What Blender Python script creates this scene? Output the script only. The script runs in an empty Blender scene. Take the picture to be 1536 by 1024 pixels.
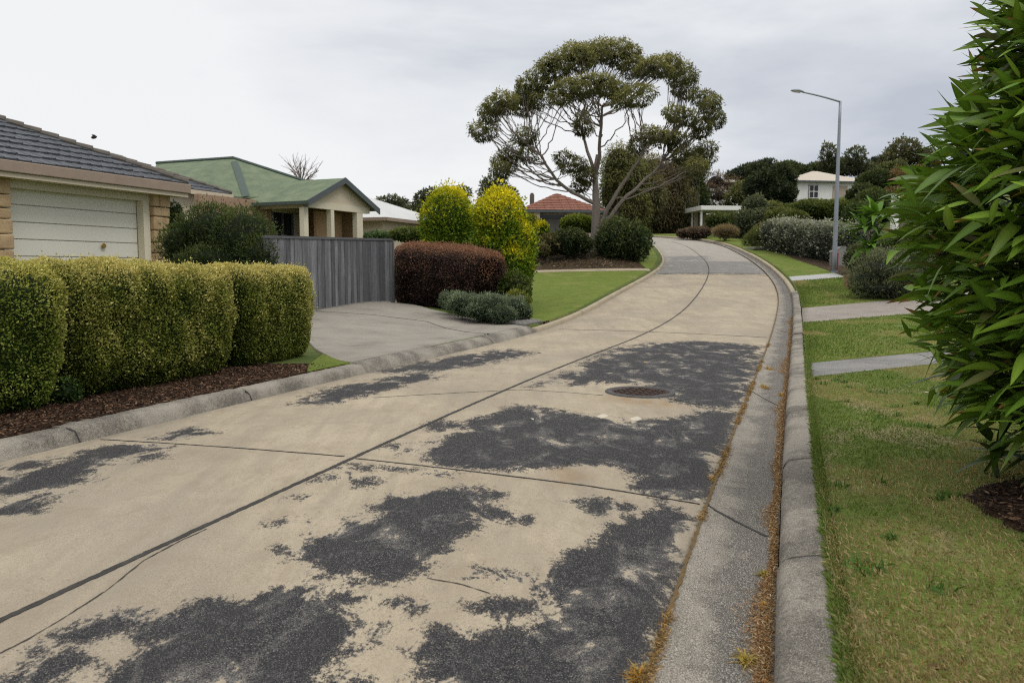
import bpy, bmesh, math, random
import numpy as np
from mathutils import Vector, Matrix

SC = bpy.context.scene
COL = SC.collection
RNG = np.random.default_rng(7)
random.seed(7)

# ------------------------------------------------------------------ camera geometry (photo is 1536 x 1024)
FPX = 1195.0
CAM_H = 1.6
PITCH = math.atan(110.0 / FPX)
CS, SN = math.cos(PITCH), math.sin(PITCH)

def ray(px, py):
    dx = (px - 768.0) / FPX; dy = (512.0 - py) / FPX
    return np.array([dx, CS + dy * SN, -SN + dy * CS])

def at(px, py, Y):
    """world point seen at this place of the photo, at distance Y along the street"""
    r = ray(px, py); t = Y / r[1]
    return np.array([r[0] * t, Y, CAM_H + r[2] * t])

# ------------------------------------------------------------------ terrain
_ys = np.linspace(0, 400, 4001)
def _slope(y):
    return np.interp(y, [0, 16, 27, 50, 62, 82, 120, 400], [0, 0, .072, .098, .10, .03, .0, .0])
_fs = np.concatenate([[0], np.cumsum((_slope(_ys)[1:] + _slope(_ys)[:-1]) * .5 * (_ys[1] - _ys[0]))])
def F(Y):
    return np.interp(Y, _ys, _fs)

def ground_hit(px, py, h=0.0, fn=None):
    """where the sight line meets the ground profile raised by h"""
    r = ray(px, py)
    lo = None
    Y = 1.5
    while Y < 250:
        t = Y / r[1]
        x = r[0] * t; z = CAM_H + r[2] * t
        g = (F(Y) + h) if fn is None else fn(x, Y)
        if z <= g:
            a, b = (Y - .25), Y
            for _ in range(30):
                m = (a + b) / 2; t = m / r[1]
                g = (F(m) + h) if fn is None else fn(r[0] * t, m)
                if CAM_H + r[2] * t <= g: b = m
                else: a = m
            Y = b; t = Y / r[1]
            return np.array([r[0] * t, Y, CAM_H + r[2] * t])
        Y += .25
    return None

def line_from_pixels(pts, extra_front=None, extra_back=()):
    P = [ground_hit(*p) for p in pts]
    P = [p for p in P if p is not None]
    ys = [p[1] for p in P]; xs = [p[0] for p in P]
    if extra_front is not None:
        s = (xs[1] - xs[0]) / (ys[1] - ys[0])
        s = extra_front if extra_front is not True else s
        xs.insert(0, xs[0] - s * (ys[0] + 6)); ys.insert(0, -6.0)
    for (x, y) in extra_back:
        xs.append(x); ys.append(y)
    o = np.argsort(ys)
    return np.array(ys)[o], np.array(xs)[o]

def smooth_line(ys, xs, n=600, k=9):
    Y = np.linspace(ys[0], ys[-1], n); X = np.interp(Y, ys, xs)
    # monotone smoothing with a moving average done twice
    w = 21
    for _ in range(3):
        pad = np.concatenate([2 * X[0] - X[w:0:-1], X, 2 * X[-1] - X[-2:-w - 2:-1]])
        X = np.convolve(pad, np.ones(2 * w + 1) / (2 * w + 1), 'valid')
    return lambda y: np.interp(y, Y, X)

BACK_L = [(10.9, 62), (9.0, 68), (5.5, 76), (-1, 90)]
BACK_R = [(15.9, 62), (14.3, 68), (11.2, 76), (5, 90)]
BACK_C = [(13.2, 62), (11.5, 68), (8.2, 76), (2, 90)]
Lx = smooth_line(*line_from_pixels([(0, 690), (150, 653), (300, 619), (420, 587), (540, 558), (620, 540), (720, 517), (820, 497), (865, 475), (925, 441), (985, 410), (1002, 392)], .36, BACK_L))
Rx = smooth_line(*line_from_pixels([(975, 975), (1015, 865), (1055, 755), (1095, 655), (1130, 580), (1160, 492), (1172, 441), (1152, 410), (1124, 388)], .33, BACK_R))
Cx = smooth_line(*line_from_pixels([(0, 935), (260, 813), (525, 690), (700, 608), (850, 545), (980, 497), (1040, 455), (1066, 410), (1062, 392)], .31, BACK_C))

GUT = 0.46          # gutter width at right, lip to kerb face (across the street, so / cos)
CO = 0.94
def gut_w(Y):
    return GUT / CO * np.ones_like(Y)
def Kx(Y):          # right kerb face
    return Rx(Y) + GUT / CO

TREE = at(893, 378, 44)
MOUND = TREE[2] - float(F(44)) - .118
TREE_XY = (TREE[0], TREE[1])
def sstep(a, b, x):
    t = np.clip((x - a) / (b - a), 0, 1); return t * t * (3 - 2 * t)

def G(X, Y):
    """ground height beside the street"""
    X = np.asarray(X, float); Y = np.asarray(Y, float)
    f = F(Y)
    ul = (Lx(Y) - X) * CO
    ur = (X - Kx(Y)) * CO
    flat = sstep(22, 31, Y)
    zl = f + .118 + .085 * np.clip(ul - 1.8 - 10 * flat, 0, 26) - .03 * np.clip(ul - 40, 0, 80)
    zl = zl + MOUND * np.exp(-(((X - TREE_XY[0] + .3) / 3.4) ** 2 + ((Y - TREE_XY[1]) / 3.3) ** 2))
    hill = sstep(30, 68, Y) * .32 * np.clip(X - np.interp(Y, [20, 50, 100], [15, 20, 24]), 0, 15)
    zr = f + .125 + .02 * np.clip(ur, 0, 6) + hill
    mid = f - .22
    tl = np.interp(Y, [YD_A, YD_A + .02, YD_B, YD_B + .02], [.262, .25, .25, .142]); tr = np.where(Y < 30, .247, .183)
    return np.where(ul > tl, zl, np.where(ur > tr, zr, mid))

YD_A = ground_hit(545, 557)[1]; YD_B = ground_hit(822, 497)[1]
# ------------------------------------------------------------------ value noise on numpy
def _hash(ix, iy, iz, seed):
    h = (ix * 374761393 + iy * 668265263 + iz * 1274126177 + seed * 1013904223) & 0xFFFFFFFF
    h = ((h ^ (h >> 13)) * 1274126177) & 0xFFFFFFFF
    h = h ^ (h >> 16)
    return (h & 0xFFFFFF).astype(float) / 0xFFFFFF
def vnoise(P, freq, seed=0):
    Q = np.asarray(P, float) * freq + 1000.0
    I = np.floor(Q).astype(np.int64); f = Q - I; f = f * f * (3 - 2 * f)
    r = 0
    for a in (0, 1):
        for b in (0, 1):
            for c in (0, 1):
                w = (f[:, 0] if a else 1 - f[:, 0]) * (f[:, 1] if b else 1 - f[:, 1]) * (f[:, 2] if c else 1 - f[:, 2])
                r = r + w * _hash(I[:, 0] + a, I[:, 1] + b, I[:, 2] + c, seed)
    return r
def fbm(P, freq, oct=3, seed=0):
    s = 0; a = .5; n = 0
    for k in range(oct):
        s = s + a * vnoise(P, freq * 2 ** k, seed + k); n += a; a *= .5
    return s / n

# ------------------------------------------------------------------ objects
def tag(o, label=None, cat=None, group=None, kind=None):
    if label: o['label'] = label
    if cat: o['category'] = cat
    if group: o['group'] = group
    if kind: o['kind'] = kind
    return o
def empty(name, loc, label, cat, group=None, rz=0):
    o = bpy.data.objects.new(name, None); COL.objects.link(o)
    o.location = loc; o.rotation_euler = (0, 0, rz); o.empty_display_size = .2
    return tag(o, label, cat, group)
def link(name, me, mats, parent=None):
    o = bpy.data.objects.new(name, me); COL.objects.link(o)
    for m in (mats if isinstance(mats, (list, tuple)) else [mats]): me.materials.append(m)
    if parent is not None:
        o.parent = parent
        o.matrix_parent_inverse = Matrix.Identity(4)
    return o
def mesh_np(name, V, faces_flat, per, mats, parent=None, col=None, smooth=False, mi=None, attrs=None):
    """V (n,3); faces_flat index array; per = verts per face (int or array)"""
    V = np.asarray(V, np.float32)
    if parent is not None:
        V = V - np.array(parent['_o'], np.float32) if '_o' in parent else V
    fl = np.asarray(faces_flat, np.int32).ravel()
    if np.isscalar(per): tot = np.full(len(fl) // per, per, np.int32)
    else: tot = np.asarray(per, np.int32)
    st = np.concatenate([[0], np.cumsum(tot)[:-1]]).astype(np.int32)
    me = bpy.data.meshes.new(name)
    me.vertices.add(len(V)); me.vertices.foreach_set('co', V.ravel())
    me.loops.add(len(fl)); me.loops.foreach_set('vertex_index', fl)
    me.polygons.add(len(tot)); me.polygons.foreach_set('loop_start', st)
    me.polygons.foreach_set('loop_total', tot)
    if mi is not None: me.polygons.foreach_set('material_index', np.asarray(mi, np.int32))
    if smooth: me.polygons.foreach_set('use_smooth', np.ones(len(tot), bool))
    me.update(calc_edges=True)
    if col is not None:
        c = np.ones((len(V), 4), np.float32); c[:, :3] = col
        a = me.color_attributes.new('col', 'FLOAT_COLOR', 'POINT'); a.data.foreach_set('color', c.ravel())
    for k, v in (attrs or {}).items():
        a = me.attributes.new(k, 'FLOAT', 'POINT'); a.data.foreach_set('value', np.asarray(v, np.float32).ravel())
    return link(name, me, mats, parent)

class MB:
    """collects solid pieces (world space) and links them as one mesh object"""
    def __init__(s): s.v = []; s.f = []
    def add(s, vs, fs):
        b = len(s.v); s.v += [tuple(map(float, v)) for v in vs]; s.f += [tuple(b + i for i in f) for f in fs]
    def box(s, c, ax, ay, az):
        """centre and three half-axis vectors"""
        c, ax, ay, az = map(np.asarray, (c, ax, ay, az))
        vs = [c + sx * ax + sy * ay + sz * az for sz in (-1, 1) for sy in (-1, 1) for sx in (-1, 1)]
        s.add(vs, [(0, 2, 3, 1), (4, 5, 7, 6), (0, 1, 5, 4), (2, 6, 7, 3), (0, 4, 6, 2), (1, 3, 7, 5)])
    def hull(s, bottom, top):
        n = len(bottom)
        s.add(list(bottom) + list(top), [tuple(range(n))[::-1], tuple(range(n, 2 * n))] + [(i, (i + 1) % n, n + (i + 1) % n, n + i) for i in range(n)])
    def tube(s, pts, rad, sides=8, cap=True):
        pts = np.asarray(pts, float); n = len(pts)
        rad = np.full(n, rad) if np.isscalar(rad) else np.asarray(rad)
        T = np.gradient(pts, axis=0); T /= np.linalg.norm(T, axis=1)[:, None] + 1e-9
        up = np.array([0, 0, 1.]) if abs(T[0][2]) < .9 else np.array([1., 0, 0])
        u = np.cross(T[0], up); u /= np.linalg.norm(u)
        vs = []
        for i in range(n):
            u = u - T[i] * np.dot(u, T[i]); u /= np.linalg.norm(u) + 1e-9
            w = np.cross(T[i], u)
            for k in range(sides):
                a = 2 * math.pi * k / sides
                vs.append(pts[i] + rad[i] * (u * math.cos(a) + w * math.sin(a)))
        fs = [(i * sides + k, i * sides + (k + 1) % sides, (i + 1) * sides + (k + 1) % sides, (i + 1) * sides + k) for i in range(n - 1) for k in range(sides)]
        if cap: fs += [tuple(range(sides))[::-1], tuple((n - 1) * sides + k for k in range(sides))]
        s.add(vs, fs)
    def quad(s, a, b, c, d): s.add([a, b, c, d], [(0, 1, 2, 3)])
    def build(s, name, mats, parent=None, bevel=0, smooth=False):
        off = np.array(parent['_o']) if parent is not None and '_o' in parent else np.zeros(3)
        me = bpy.data.meshes.new(name)
        me.from_pydata([tuple(np.array(v) - off) for v in s.v], [], s.f)
        if smooth: me.polygons.foreach_set('use_smooth', np.ones(len(me.polygons), bool))
        me.update()
        o = link(name, me, mats, parent)
        if bevel:
            m = o.modifiers.new('bevel', 'BEVEL'); m.width = bevel; m.segments = 2; m.limit_method = 'ANGLE'
        return o
def thing(name, loc, label, cat, group=None):
    """an Empty at the thing's base; parts give world coordinates and are shifted to it"""
    o = empty(name, loc, label, cat, group); o['_o'] = [float(c) for c in loc]
    return o

# ------------------------------------------------------------------ materials
def new_mat(name):
    m = bpy.data.materials.new(name); m.use_nodes = True
    nt = m.node_tree; b = nt.nodes['Principled BSDF']
    return m, nt, b
def nd(nt, t, **k):
    n = nt.nodes.new(t)
    for a, v in k.items():
        if a.startswith('i_'):
            key = a[2:]
            n.inputs[int(key) if key.isdigit() else key.replace('_', ' ')].default_value = v
        else: setattr(n, a, v)
    return n
def noise(nt, scale, detail=4, rough=.55, vec=None, dist=0):
    n = nd(nt, 'ShaderNodeTexNoise'); n.inputs['Scale'].default_value = scale; n.inputs['Detail'].default_value = detail
    n.inputs['Roughness'].default_value = rough; n.inputs['Distortion'].default_value = dist
    if vec is not None: nt.links.new(vec, n.inputs['Vector'])
    return n.outputs['Fac']
def math_(nt, op, a, b=None, c=None, clamp=False):
    n = nd(nt, 'ShaderNodeMath', operation=op); n.use_clamp = clamp
    for i, v in enumerate((a, b, c)):
        if v is None: continue
        if isinstance(v, (int, float)): n.inputs[i].default_value = v
        else: nt.links.new(v, n.inputs[i])
    return n.outputs[0]
def ramp(nt, fac, stops):
    n = nd(nt, 'ShaderNodeValToRGB'); e = n.color_ramp.elements
    while len(e) < len(stops): e.new(.5)
    for i, (p, c) in enumerate(stops):
        e[i].position = p; e[i].color = (c, c, c, 1) if isinstance(c, (int, float)) else (*c, 1)
    nt.links.new(fac, n.inputs['Fac']); return n.outputs['Color']
def mix(nt, fac, a, b, mode='MIX'):
    n = nd(nt, 'ShaderNodeMix', data_type='RGBA', blend_type=mode)
    for i, v in ((0, fac), (6, a), (7, b)):
        if isinstance(v, (int, float)): n.inputs[i].default_value = v
        elif isinstance(v, tuple): n.inputs[i].default_value = (*v, 1)
        else: nt.links.new(v, n.inputs[i])
    return n.outputs[2]
def pos(nt): return nd(nt, 'ShaderNodeNewGeometry').outputs['Position']
def objco(nt): return nd(nt, 'ShaderNodeTexCoord').outputs['Object']
def attr(nt, name, out='Fac'): return nd(nt, 'ShaderNodeAttribute', attribute_name=name).outputs[out]
def bump(nt, bsdf, h, strength=.3, dist=.01):
    n = nd(nt, 'ShaderNodeBump'); n.inputs['Strength'].default_value = strength; n.inputs['Distance'].default_value = dist
    nt.links.new(h, n.inputs['Height']); nt.links.new(n.outputs['Normal'], bsdf.inputs['Normal'])
def mat_plain(name, c1, c2=None, rough=.7, scale=3.0, fine=40.0, bumps=.15, metallic=0, dist=.01, stretch=None):
    m, nt, b = new_mat(name)
    c2 = c2 or tuple(v * .75 for v in c1)
    v = pos(nt)
    if stretch:
        mp = nd(nt, 'ShaderNodeMapping'); mp.inputs['Scale'].default_value = stretch; nt.links.new(v, mp.inputs['Vector']); v = mp.outputs['Vector']
    n1 = noise(nt, scale, 5, .6, v); n2 = noise(nt, fine, 3, .6, v)
    k = math_(nt, 'MULTIPLY_ADD', n2, .45, math_(nt, 'MULTIPLY', n1, .65))
    nt.links.new(mix(nt, ramp(nt, k, [(.35, 0.), (.75, 1.)]), c1, c2), b.inputs['Base Color'])
    b.inputs['Roughness'].default_value = rough; b.inputs['Metallic'].default_value = metallic
    b.inputs['Specular IOR Level'].default_value = .3
    if bumps: bump(nt, b, n2, bumps, dist)
    return m
def mat_leaf(name, rough=.55, trans=.25, spec=.3, tint=(1, 1, 1)):
    m, nt, b = new_mat(name)
    c = attr(nt, 'col', 'Color')
    if tint != (1, 1, 1): c = mix(nt, 1.0, c, tint, 'MULTIPLY')
    nt.links.new(c, b.inputs['Base Color']); b.inputs['Roughness'].default_value = rough
    b.inputs['Specular IOR Level'].default_value = spec
    t = nd(nt, 'ShaderNodeBsdfTranslucent'); nt.links.new(mix(nt, 1.0, c, (1.25, 1.2, .7), 'MULTIPLY'), t.inputs['Color'])
    ms = nd(nt, 'ShaderNodeMixShader'); ms.inputs[0].default_value = trans
    nt.links.new(b.outputs[0], ms.inputs[1]); nt.links.new(t.outputs[0], ms.inputs[2])
    nt.links.new(ms.outputs[0], nt.nodes['Material Output'].inputs['Surface'])
    return m

LEAF = mat_leaf('leaf_matte', .6, .25, .12)
LEAF_GLOSSY = mat_leaf('leaf_glossy', .5, .22, .18)
GRASS = mat_leaf('grass_blade', .6, .3, .2)
DRY = mat_leaf('dry_litter', .8, .1, .1)
BARK = mat_plain('bark', (.30, .255, .215), (.15, .12, .10), .85, 2.5, 22, .5, stretch=(3, 3, .6))
BARK_DARK = mat_plain('bark_dark', (.10, .085, .07), (.05, .042, .035), .9, 3, 25, .4)

# ------------------------------------------------------------------ world, sun, camera
def make_world():
    w = bpy.data.worlds.new('World'); SC.world = w; w.use_nodes = True
    nt = w.node_tree; bg = nt.nodes['Background']
    sky = nd(nt, 'ShaderNodeTexSky', sky_type='NISHITA'); sky.sun_disc = False
    sky.sun_elevation = math.radians(58); sky.sun_rotation = math.radians(125)
    d = nd(nt, 'ShaderNodeTexCoord').outputs['Generated']
    mp = nd(nt, 'ShaderNodeMapping'); mp.inputs['Scale'].default_value = (1.0, 1.0, 3.2); mp.inputs['Location'].default_value = (.35, .1, .22)
    nt.links.new(d, mp.inputs['Vector'])
    n1 = noise(nt, 1.5, 7, .5, mp.outputs['Vector'], .35)
    n2 = noise(nt, 4.2, 6, .55, mp.outputs['Vector'], .2)
    k = math_(nt, 'ADD', math_(nt, 'MULTIPLY', n1, .78), math_(nt, 'MULTIPLY', n2, .22))
    sep = nd(nt, 'ShaderNodeSeparateXYZ'); nt.links.new(d, sep.inputs[0])
    # cloud deck is paler to the left of the street than to the right
    k = math_(nt, 'ADD', k, math_(nt, 'MULTIPLY', sep.outputs['X'], -.16))
    c = ramp(nt, k, [(.36, (.54, .575, .645)), (.44, (.66, .69, .745)), (.52, (.82, .84, .87)), (.62, (.93, .935, .945))])
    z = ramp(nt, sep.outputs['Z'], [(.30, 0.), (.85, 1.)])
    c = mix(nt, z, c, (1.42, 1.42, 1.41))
    sk = mix(nt, 1.0, sky.outputs['Color'], (.085, .085, .085), 'MULTIPLY')
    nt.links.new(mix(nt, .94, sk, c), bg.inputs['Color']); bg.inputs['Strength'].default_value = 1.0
    # the sky texture runs at strength 0.085 before it is mixed under the cloud deck
    L = bpy.data.lights.new('sun', 'SUN'); L.energy = 1.3; L.angle = math.radians(25); L.color = (1, .965, .91)
    so = bpy.data.objects.new('sun', L); COL.objects.link(so)
    az = math.radians(125); el = math.radians(58)
    dv = Vector((math.sin(az) * math.cos(el), math.cos(az) * math.cos(el), math.sin(el)))
    so.rotation_euler = dv.to_track_quat('Z', 'Y').to_euler(); so.location = (20, -10, 40)
    cam = bpy.data.cameras.new('camera'); co = bpy.data.objects.new('camera', cam); COL.objects.link(co)
    co.location = (0, 0, CAM_H); co.rotation_euler = (math.pi / 2 - PITCH, 0, 0)
    cam.sensor_width = 36; cam.lens = 36 * FPX / 1536; cam.clip_end = 5000; cam.clip_start = .05
    cam.dof.use_dof = True; cam.dof.focus_distance = 7.0; cam.dof.aperture_fstop = 3.2
    SC.camera = co
    SC.view_settings.view_transform = 'Standard'; SC.view_settings.look = 'None'; SC.view_settings.exposure = 0
    SC.render.film_transparent = False
    SC.cycles.use_denoising = False
    SC.cycles.filter_width = 1.05
make_world()
# ================================================================== SETTING: ground, road, gutter, kerbs, lawns
def mat_ground():
    m, nt, b = new_mat('ground_grass'); p = pos(nt)
    n1 = noise(nt, .35, 5, .6, p); n2 = noise(nt, 6, 5, .7, p)
    c = mix(nt, ramp(nt, n1, [(.4, 0.), (.62, 1.)]), (.075, .11, .025), (.15, .135, .06))
    c = mix(nt, ramp(nt, n2, [(.35, 0.), (.7, 1.)]), c, (.055, .08, .02))
    nt.links.new(c, b.inputs['Base Color']); b.inputs['Roughness'].default_value = .9; b.inputs['Specular IOR Level'].default_value = .1
    bump(nt, b, n2, .5, .05); return m
def mat_lawn(name, green, green2, dry, amount, scale=.8):
    m, nt, b = new_mat(name); p = pos(nt)
    mp = nd(nt, 'ShaderNodeMapping'); mp.inputs['Scale'].default_value = (1, .55, 1); nt.links.new(p, mp.inputs['Vector'])
    n1 = noise(nt, scale, 6, .62, mp.outputs[0], .4); n2 = noise(nt, 90, 3, .7, p); n3 = noise(nt, 2.6, 4, .6, p)
    g = mix(nt, ramp(nt, n3, [(.35, 0.), (.65, 1.)]), green, green2)
    d = ramp(nt, math_(nt, 'ADD', n1, amount), [(.50, 0.), (.60, .85)])
    c = mix(nt, d, g, dry)
    c = mix(nt, ramp(nt, noise(nt, 16, 4, .75, p), [(.40, .45), (.56, 0.)]), c, mix(nt, .6, c, (.02, .03, .008)))
    c = mix(nt, ramp(nt, n2, [(.3, .55), (.65, 0.)]), c, mix(nt, .5, c, (.01, .015, .005)))
    nt.links.new(c, b.inputs['Base Color']); b.inputs['Roughness'].default_value = .9; b.inputs['Specular IOR Level'].default_value = .1
    bump(nt, b, n2, .6, .02); return m
def mat_mulch(name='mulch', c1=(.075, .042, .026), c2=(.022, .014, .010), c3=(.20, .13, .085)):
    m, nt, b = new_mat(name); p = pos(nt)
    v = nd(nt, 'ShaderNodeTexVoronoi'); v.inputs['Scale'].default_value = 34; v.inputs['Randomness'].default_value = 1
    mp = nd(nt, 'ShaderNodeMapping'); mp.inputs['Scale'].default_value = (1, .55, 1); mp.inputs['Rotation'].default_value = (0, 0, .6)
    nt.links.new(p, mp.inputs['Vector']); nt.links.new(mp.outputs[0], v.inputs['Vector'])
    s = nd(nt, 'ShaderNodeSeparateColor'); nt.links.new(v.outputs['Color'], s.inputs[0])
    n2 = noise(nt, 60, 4, .7, p)
    c = mix(nt, s.outputs[0], c2, c1); c = mix(nt, ramp(nt, s.outputs[1], [(.86, 0.), (.9, 1.)]), c, c3)
    c = mix(nt, ramp(nt, n2, [(.4, .7), (.6, 0.)]), c, (.012, .008, .006))
    nt.links.new(c, b.inputs['Base Color']); b.inputs['Roughness'].default_value = .95; b.inputs['Specular IOR Level'].default_value = .1
    bump(nt, b, math_(nt, 'ADD', s.outputs[2], n2), .9, .03); return m
def mat_concrete(name, c1, c2, stain=(.10, .095, .085), amt=0.0, speck=.7):
    m, nt, b = new_mat(name); p = pos(nt)
    n1 = noise(nt, 1.3, 7, .62, p); n2 = noise(nt, 28, 5, .7, p); n3 = noise(nt, 180, 1, .5, p)
    c = mix(nt, ramp(nt, n1, [(.35, 0.), (.68, 1.)]), c1, c2)
    c = mix(nt, ramp(nt, math_(nt, 'ADD', n1, math_(nt, 'MULTIPLY_ADD', n2, .5, amt)), [(.78, 0.), (.95, .8)]), c, stain)
    c = mix(nt, math_(nt, 'MULTIPLY', ramp(nt, n3, [(.36, .8), (.50, 0.)]), speck), c, mix(nt, .7, c, (.03, .03, .03)))
    c = mix(nt, math_(nt, 'MULTIPLY', ramp(nt, n3, [(.53, 0.), (.66, .55)]), speck), c, (.62, .58, .50))
    nt.links.new(c, b.inputs['Base Color']); b.inputs['Roughness'].default_value = .88; b.inputs['Specular IOR Level'].default_value = .2
    bump(nt, b, math_(nt, 'ADD', n2, n3), .35, .006); return m

M_GROUND = mat_ground()
M_LAWN = mat_lawn('lawn_green', (.125, .175, .030), (.175, .215, .042), (.24, .23, .08), -.06)
M_LAWN_DRY = mat_lawn('lawn_patchy', (.12, .17, .032), (.16, .20, .045), (.32, .265, .145), -.03, 1.5)
M_MULCH = mat_mulch()
M_MOUND = mat_mulch('mound_litter', (.11, .075, .045), (.05, .036, .022), (.22, .16, .10))
M_DRIVE = mat_concrete('drive_concrete', (.275, .248, .208), (.205, .185, .156), (.12, .11, .095), -.06, .35)
M_DRIVE_PINK = mat_concrete('drive_pinkish', (.27, .235, .20), (.20, .175, .15), (.15, .13, .12), -.1)
M_DRIVE_GREY = mat_concrete('drive_grey', (.215, .208, .198), (.14, .136, .13), (.12, .12, .115), -.02)
M_PATH = mat_concrete('path_pale', (.42, .42, .41), (.36, .36, .35), (.25, .25, .25), -.2)
M_KERB = mat_concrete('kerb_concrete', (.275, .245, .20), (.18, .16, .132), (.075, .066, .055), .07, .6)
M_KERB_TAN = mat_concrete('kerb_tan', (.40, .33, .22), (.30, .25, .17), (.14, .11, .08), -.08)
M_JOINT = mat_plain('joint_filler', (.060, .055, .050), (.025, .023, .021), .9, 8, 60, .4)
M_JOINT_MOSS = mat_plain('joint_moss', (.17, .105, .04), (.07, .05, .025), .95, 9, 70, .5)

# ---- ground: one sheet to the horizon, dropped under the road
def rows_y(y0, y1, d0, g):
    ys = [y0]; d = d0
    while ys[-1] < y1:
        ys.append(ys[-1] + d); d = max(d0, abs(ys[-1]) * g)
    return np.array(ys)
def grid_mesh(name, P, mats, **k):
    """P (n,m,3)"""
    n, m = P.shape[:2]
    i = np.arange(n * m).reshape(n, m)
    f = np.stack([i[:-1, :-1], i[:-1, 1:], i[1:, 1:], i[1:, :-1]], -1).reshape(-1, 4)
    return mesh_np(name, P.reshape(-1, 3), f, 4, mats, **k)
gy = np.concatenate([[-60, -20], rows_y(-5, 100, .4, .018), [110, 125, 150, 200, 300, 600, 1500]])
outl = np.array([900, 300, 120, 70, 50, 40, 33, 27, 22, 18, 15, 13, 11, 9.5, 8.2, 7, 6, 5, 4.2, 3.5, 2.9, 2.4, 2, 1.8, 1.5, 1.2, .9, .6, .42, .36, .345, .268, .255, .15, .135, .03])
outr = np.array([900, 300, 120, 70, 50, 40, 33, 27, 22, 18, 15, 13, 11, 9.5, 8.2, 7, 6, 5, 4.2, 3.5, 2.9, 2.4, 2, 1.8, 1.5, 1.2, .9, .6, .4, .3, .252, .24, .19, .176, .03])
PG = []
for y in gy:
    yy = min(max(y, -6), 89.0)
    xl = Lx(yy) - outl / CO; xr = Kx(yy) + outr[::-1] / CO
    X = np.concatenate([xl, [Lx(yy) + .06, Kx(yy) - .06], xr])
    Yc = np.full_like(X, yy)
    Z = G(X, Yc)
    far = sstep(130, 500, y)
    Z = Z * (1 - far) + far * 2.0
    PG.append(np.stack([X, np.full_like(X, y), Z], -1))
grid_mesh('ground', np.array(PG), M_GROUND, smooth=True)
tag(bpy.data.objects['ground'], 'grassy ground sheet running beneath the gardens and up the hill', 'ground', kind='structure')

# ---- road slab
Zp = lambda z, k, oy: (lambda a: [(k[0] + x / z, k[1] + y / z) for x, y in a])
A = Zp(2.667, (0, 640), 0); B = Zp(2.813, (400, 660), 0); C3 = Zp(3.2, (780, 480), 0)
TAR = [
 A([(205,850),(300,800),(420,770),(520,740),(600,725),(640,760),(760,715),(830,700),(900,710),(960,715),(1040,690),(1120,650),(1200,640),(1270,650),(1260,690),(1300,680),(1390,660),(1440,690),(1390,730),(1380,770),(1430,790),(1536,790),(1530,850),(1420,840),(1370,880),(1400,910),(1330,940),(1280,980),(1250,1090),(380,1090),(470,980),(560,920),(600,880),(520,850),(480,830),(400,860),(330,880),(240,880)]),
 A([(100,905),(200,900),(230,925),(310,920),(340,960),(260,1000),(200,1060),(0,1060),(100,960),(130,935)]),
 A([(1300,1000),(1440,1000),(1470,1060),(1270,1060)]),
 A([(0,190),(90,185),(250,140),(330,95),(440,70),(600,60),(690,85),(600,100),(650,130),(560,135),(500,125),(440,150),(380,165),(330,205),(380,210),(260,240),(180,250),(100,268),(-80,275),(-80,200)]),
 A([(0,310),(60,290),(150,270),(260,268),(180,300),(150,345),(60,355),(-60,370),(-60,320)]),
 A([(0,150),(100,120),(200,125),(150,160),(40,168),(-40,175),(-40,160)]),
 [(780,610),(800,612),(845,618),(890,627),(945,630),(1010,628),(1060,614),(1105,618),(1095,655),(1085,685),(1062,745),(1000,745),(940,733),(960,710),(900,695),(840,700),(780,706),(720,705),(660,700),(640,685),(650,665),(690,650),(700,635),(740,622)],
 [(985,515),(1050,512),(1140,517),(1145,530),(1130,570),(1115,605),(1060,612),(1010,600),(1000,585),(950,575),(900,575),(860,580),(840,565),(800,582),(850,560),(890,540),(900,535),(930,522)],
 B([(1519,330),(1440,360),(1400,420),(1350,450),(1250,480),(1220,530),(1150,590),(1100,620),(1180,660),(1210,710),(1100,780),(980,790),(930,830),(860,830),(800,800),(730,780),(690,790),(660,860),(620,890),(680,930),(650,980),(700,1024)]) + [(640,1060),(900,1060),(975,968),(1015,860),(1045,775),(1000,752)],
 B([(440,290),(550,245),(640,240),(760,210),(900,200),(990,235),(930,260),(920,310),(850,350),(910,360),(880,385),(760,430),(750,465),(795,480),(700,510),(660,560),(580,590),(520,605),(460,585),(380,560),(320,570),(210,590),(230,550),(230,520),(120,505),(60,480),(60,455),(150,445),(190,440),(190,410),(280,390),(300,350),(400,345),(430,340),(490,325)]),
 B([(480,700),(590,670),(690,700),(610,725)]), B([(340,610),(440,585),(440,605),(370,625)]), B([(25,355),(110,340),(100,360),(40,368)]),
 B([(120,400),(180,360),(200,370),(140,410)]), B([(820,560),(860,530),(1000,550),(1080,560),(1110,600),(1040,600),(960,570),(850,580)]),
 B([(850,690),(980,665),(1160,680),(1170,710),(1050,720),(1000,760),(940,730)]), B([(960,320),(1120,325),(1120,350),(1000,350)]),
 B([(300,130),(370,110),(440,135),(360,145)]), B([(190,180),(260,150),(330,165),(250,195)]), B([(340,180),(400,160),(470,185),(400,205)]),
 B([(110,245),(185,240),(150,260)]), B([(500,40),(540,20),(600,50),(550,68)]), B([(450,110),(630,130),(540,140)]), B([(690,150),(780,140),(760,165),(700,165)]),
 [(440,605),(500,580),(560,570),(640,556),(660,565),(560,590),(500,605)], [(560,555),(640,540),(760,523),(800,530),(720,548),(620,560)],
 [(225,656),(290,640),(320,650),(260,658)], [(640,640),(660,632),(700,640),(660,650)],
 [(860,752),(900,745),(950,760),(900,770)], [(700,770),(740,760),(780,775),(730,785)],
 [(985,411),(1150,411),(1137,392),(1003,392)], [(1005,391),(1060,391),(1060,384),(1003,384)],
]
SCUFF = [[(893,625),(905,620),(914,624),(903,629)], [(943,628),(955,623),(965,628),(954,632)],
         [(1040,742),(1052,744),(1050,748),(1038,746)]]
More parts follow.
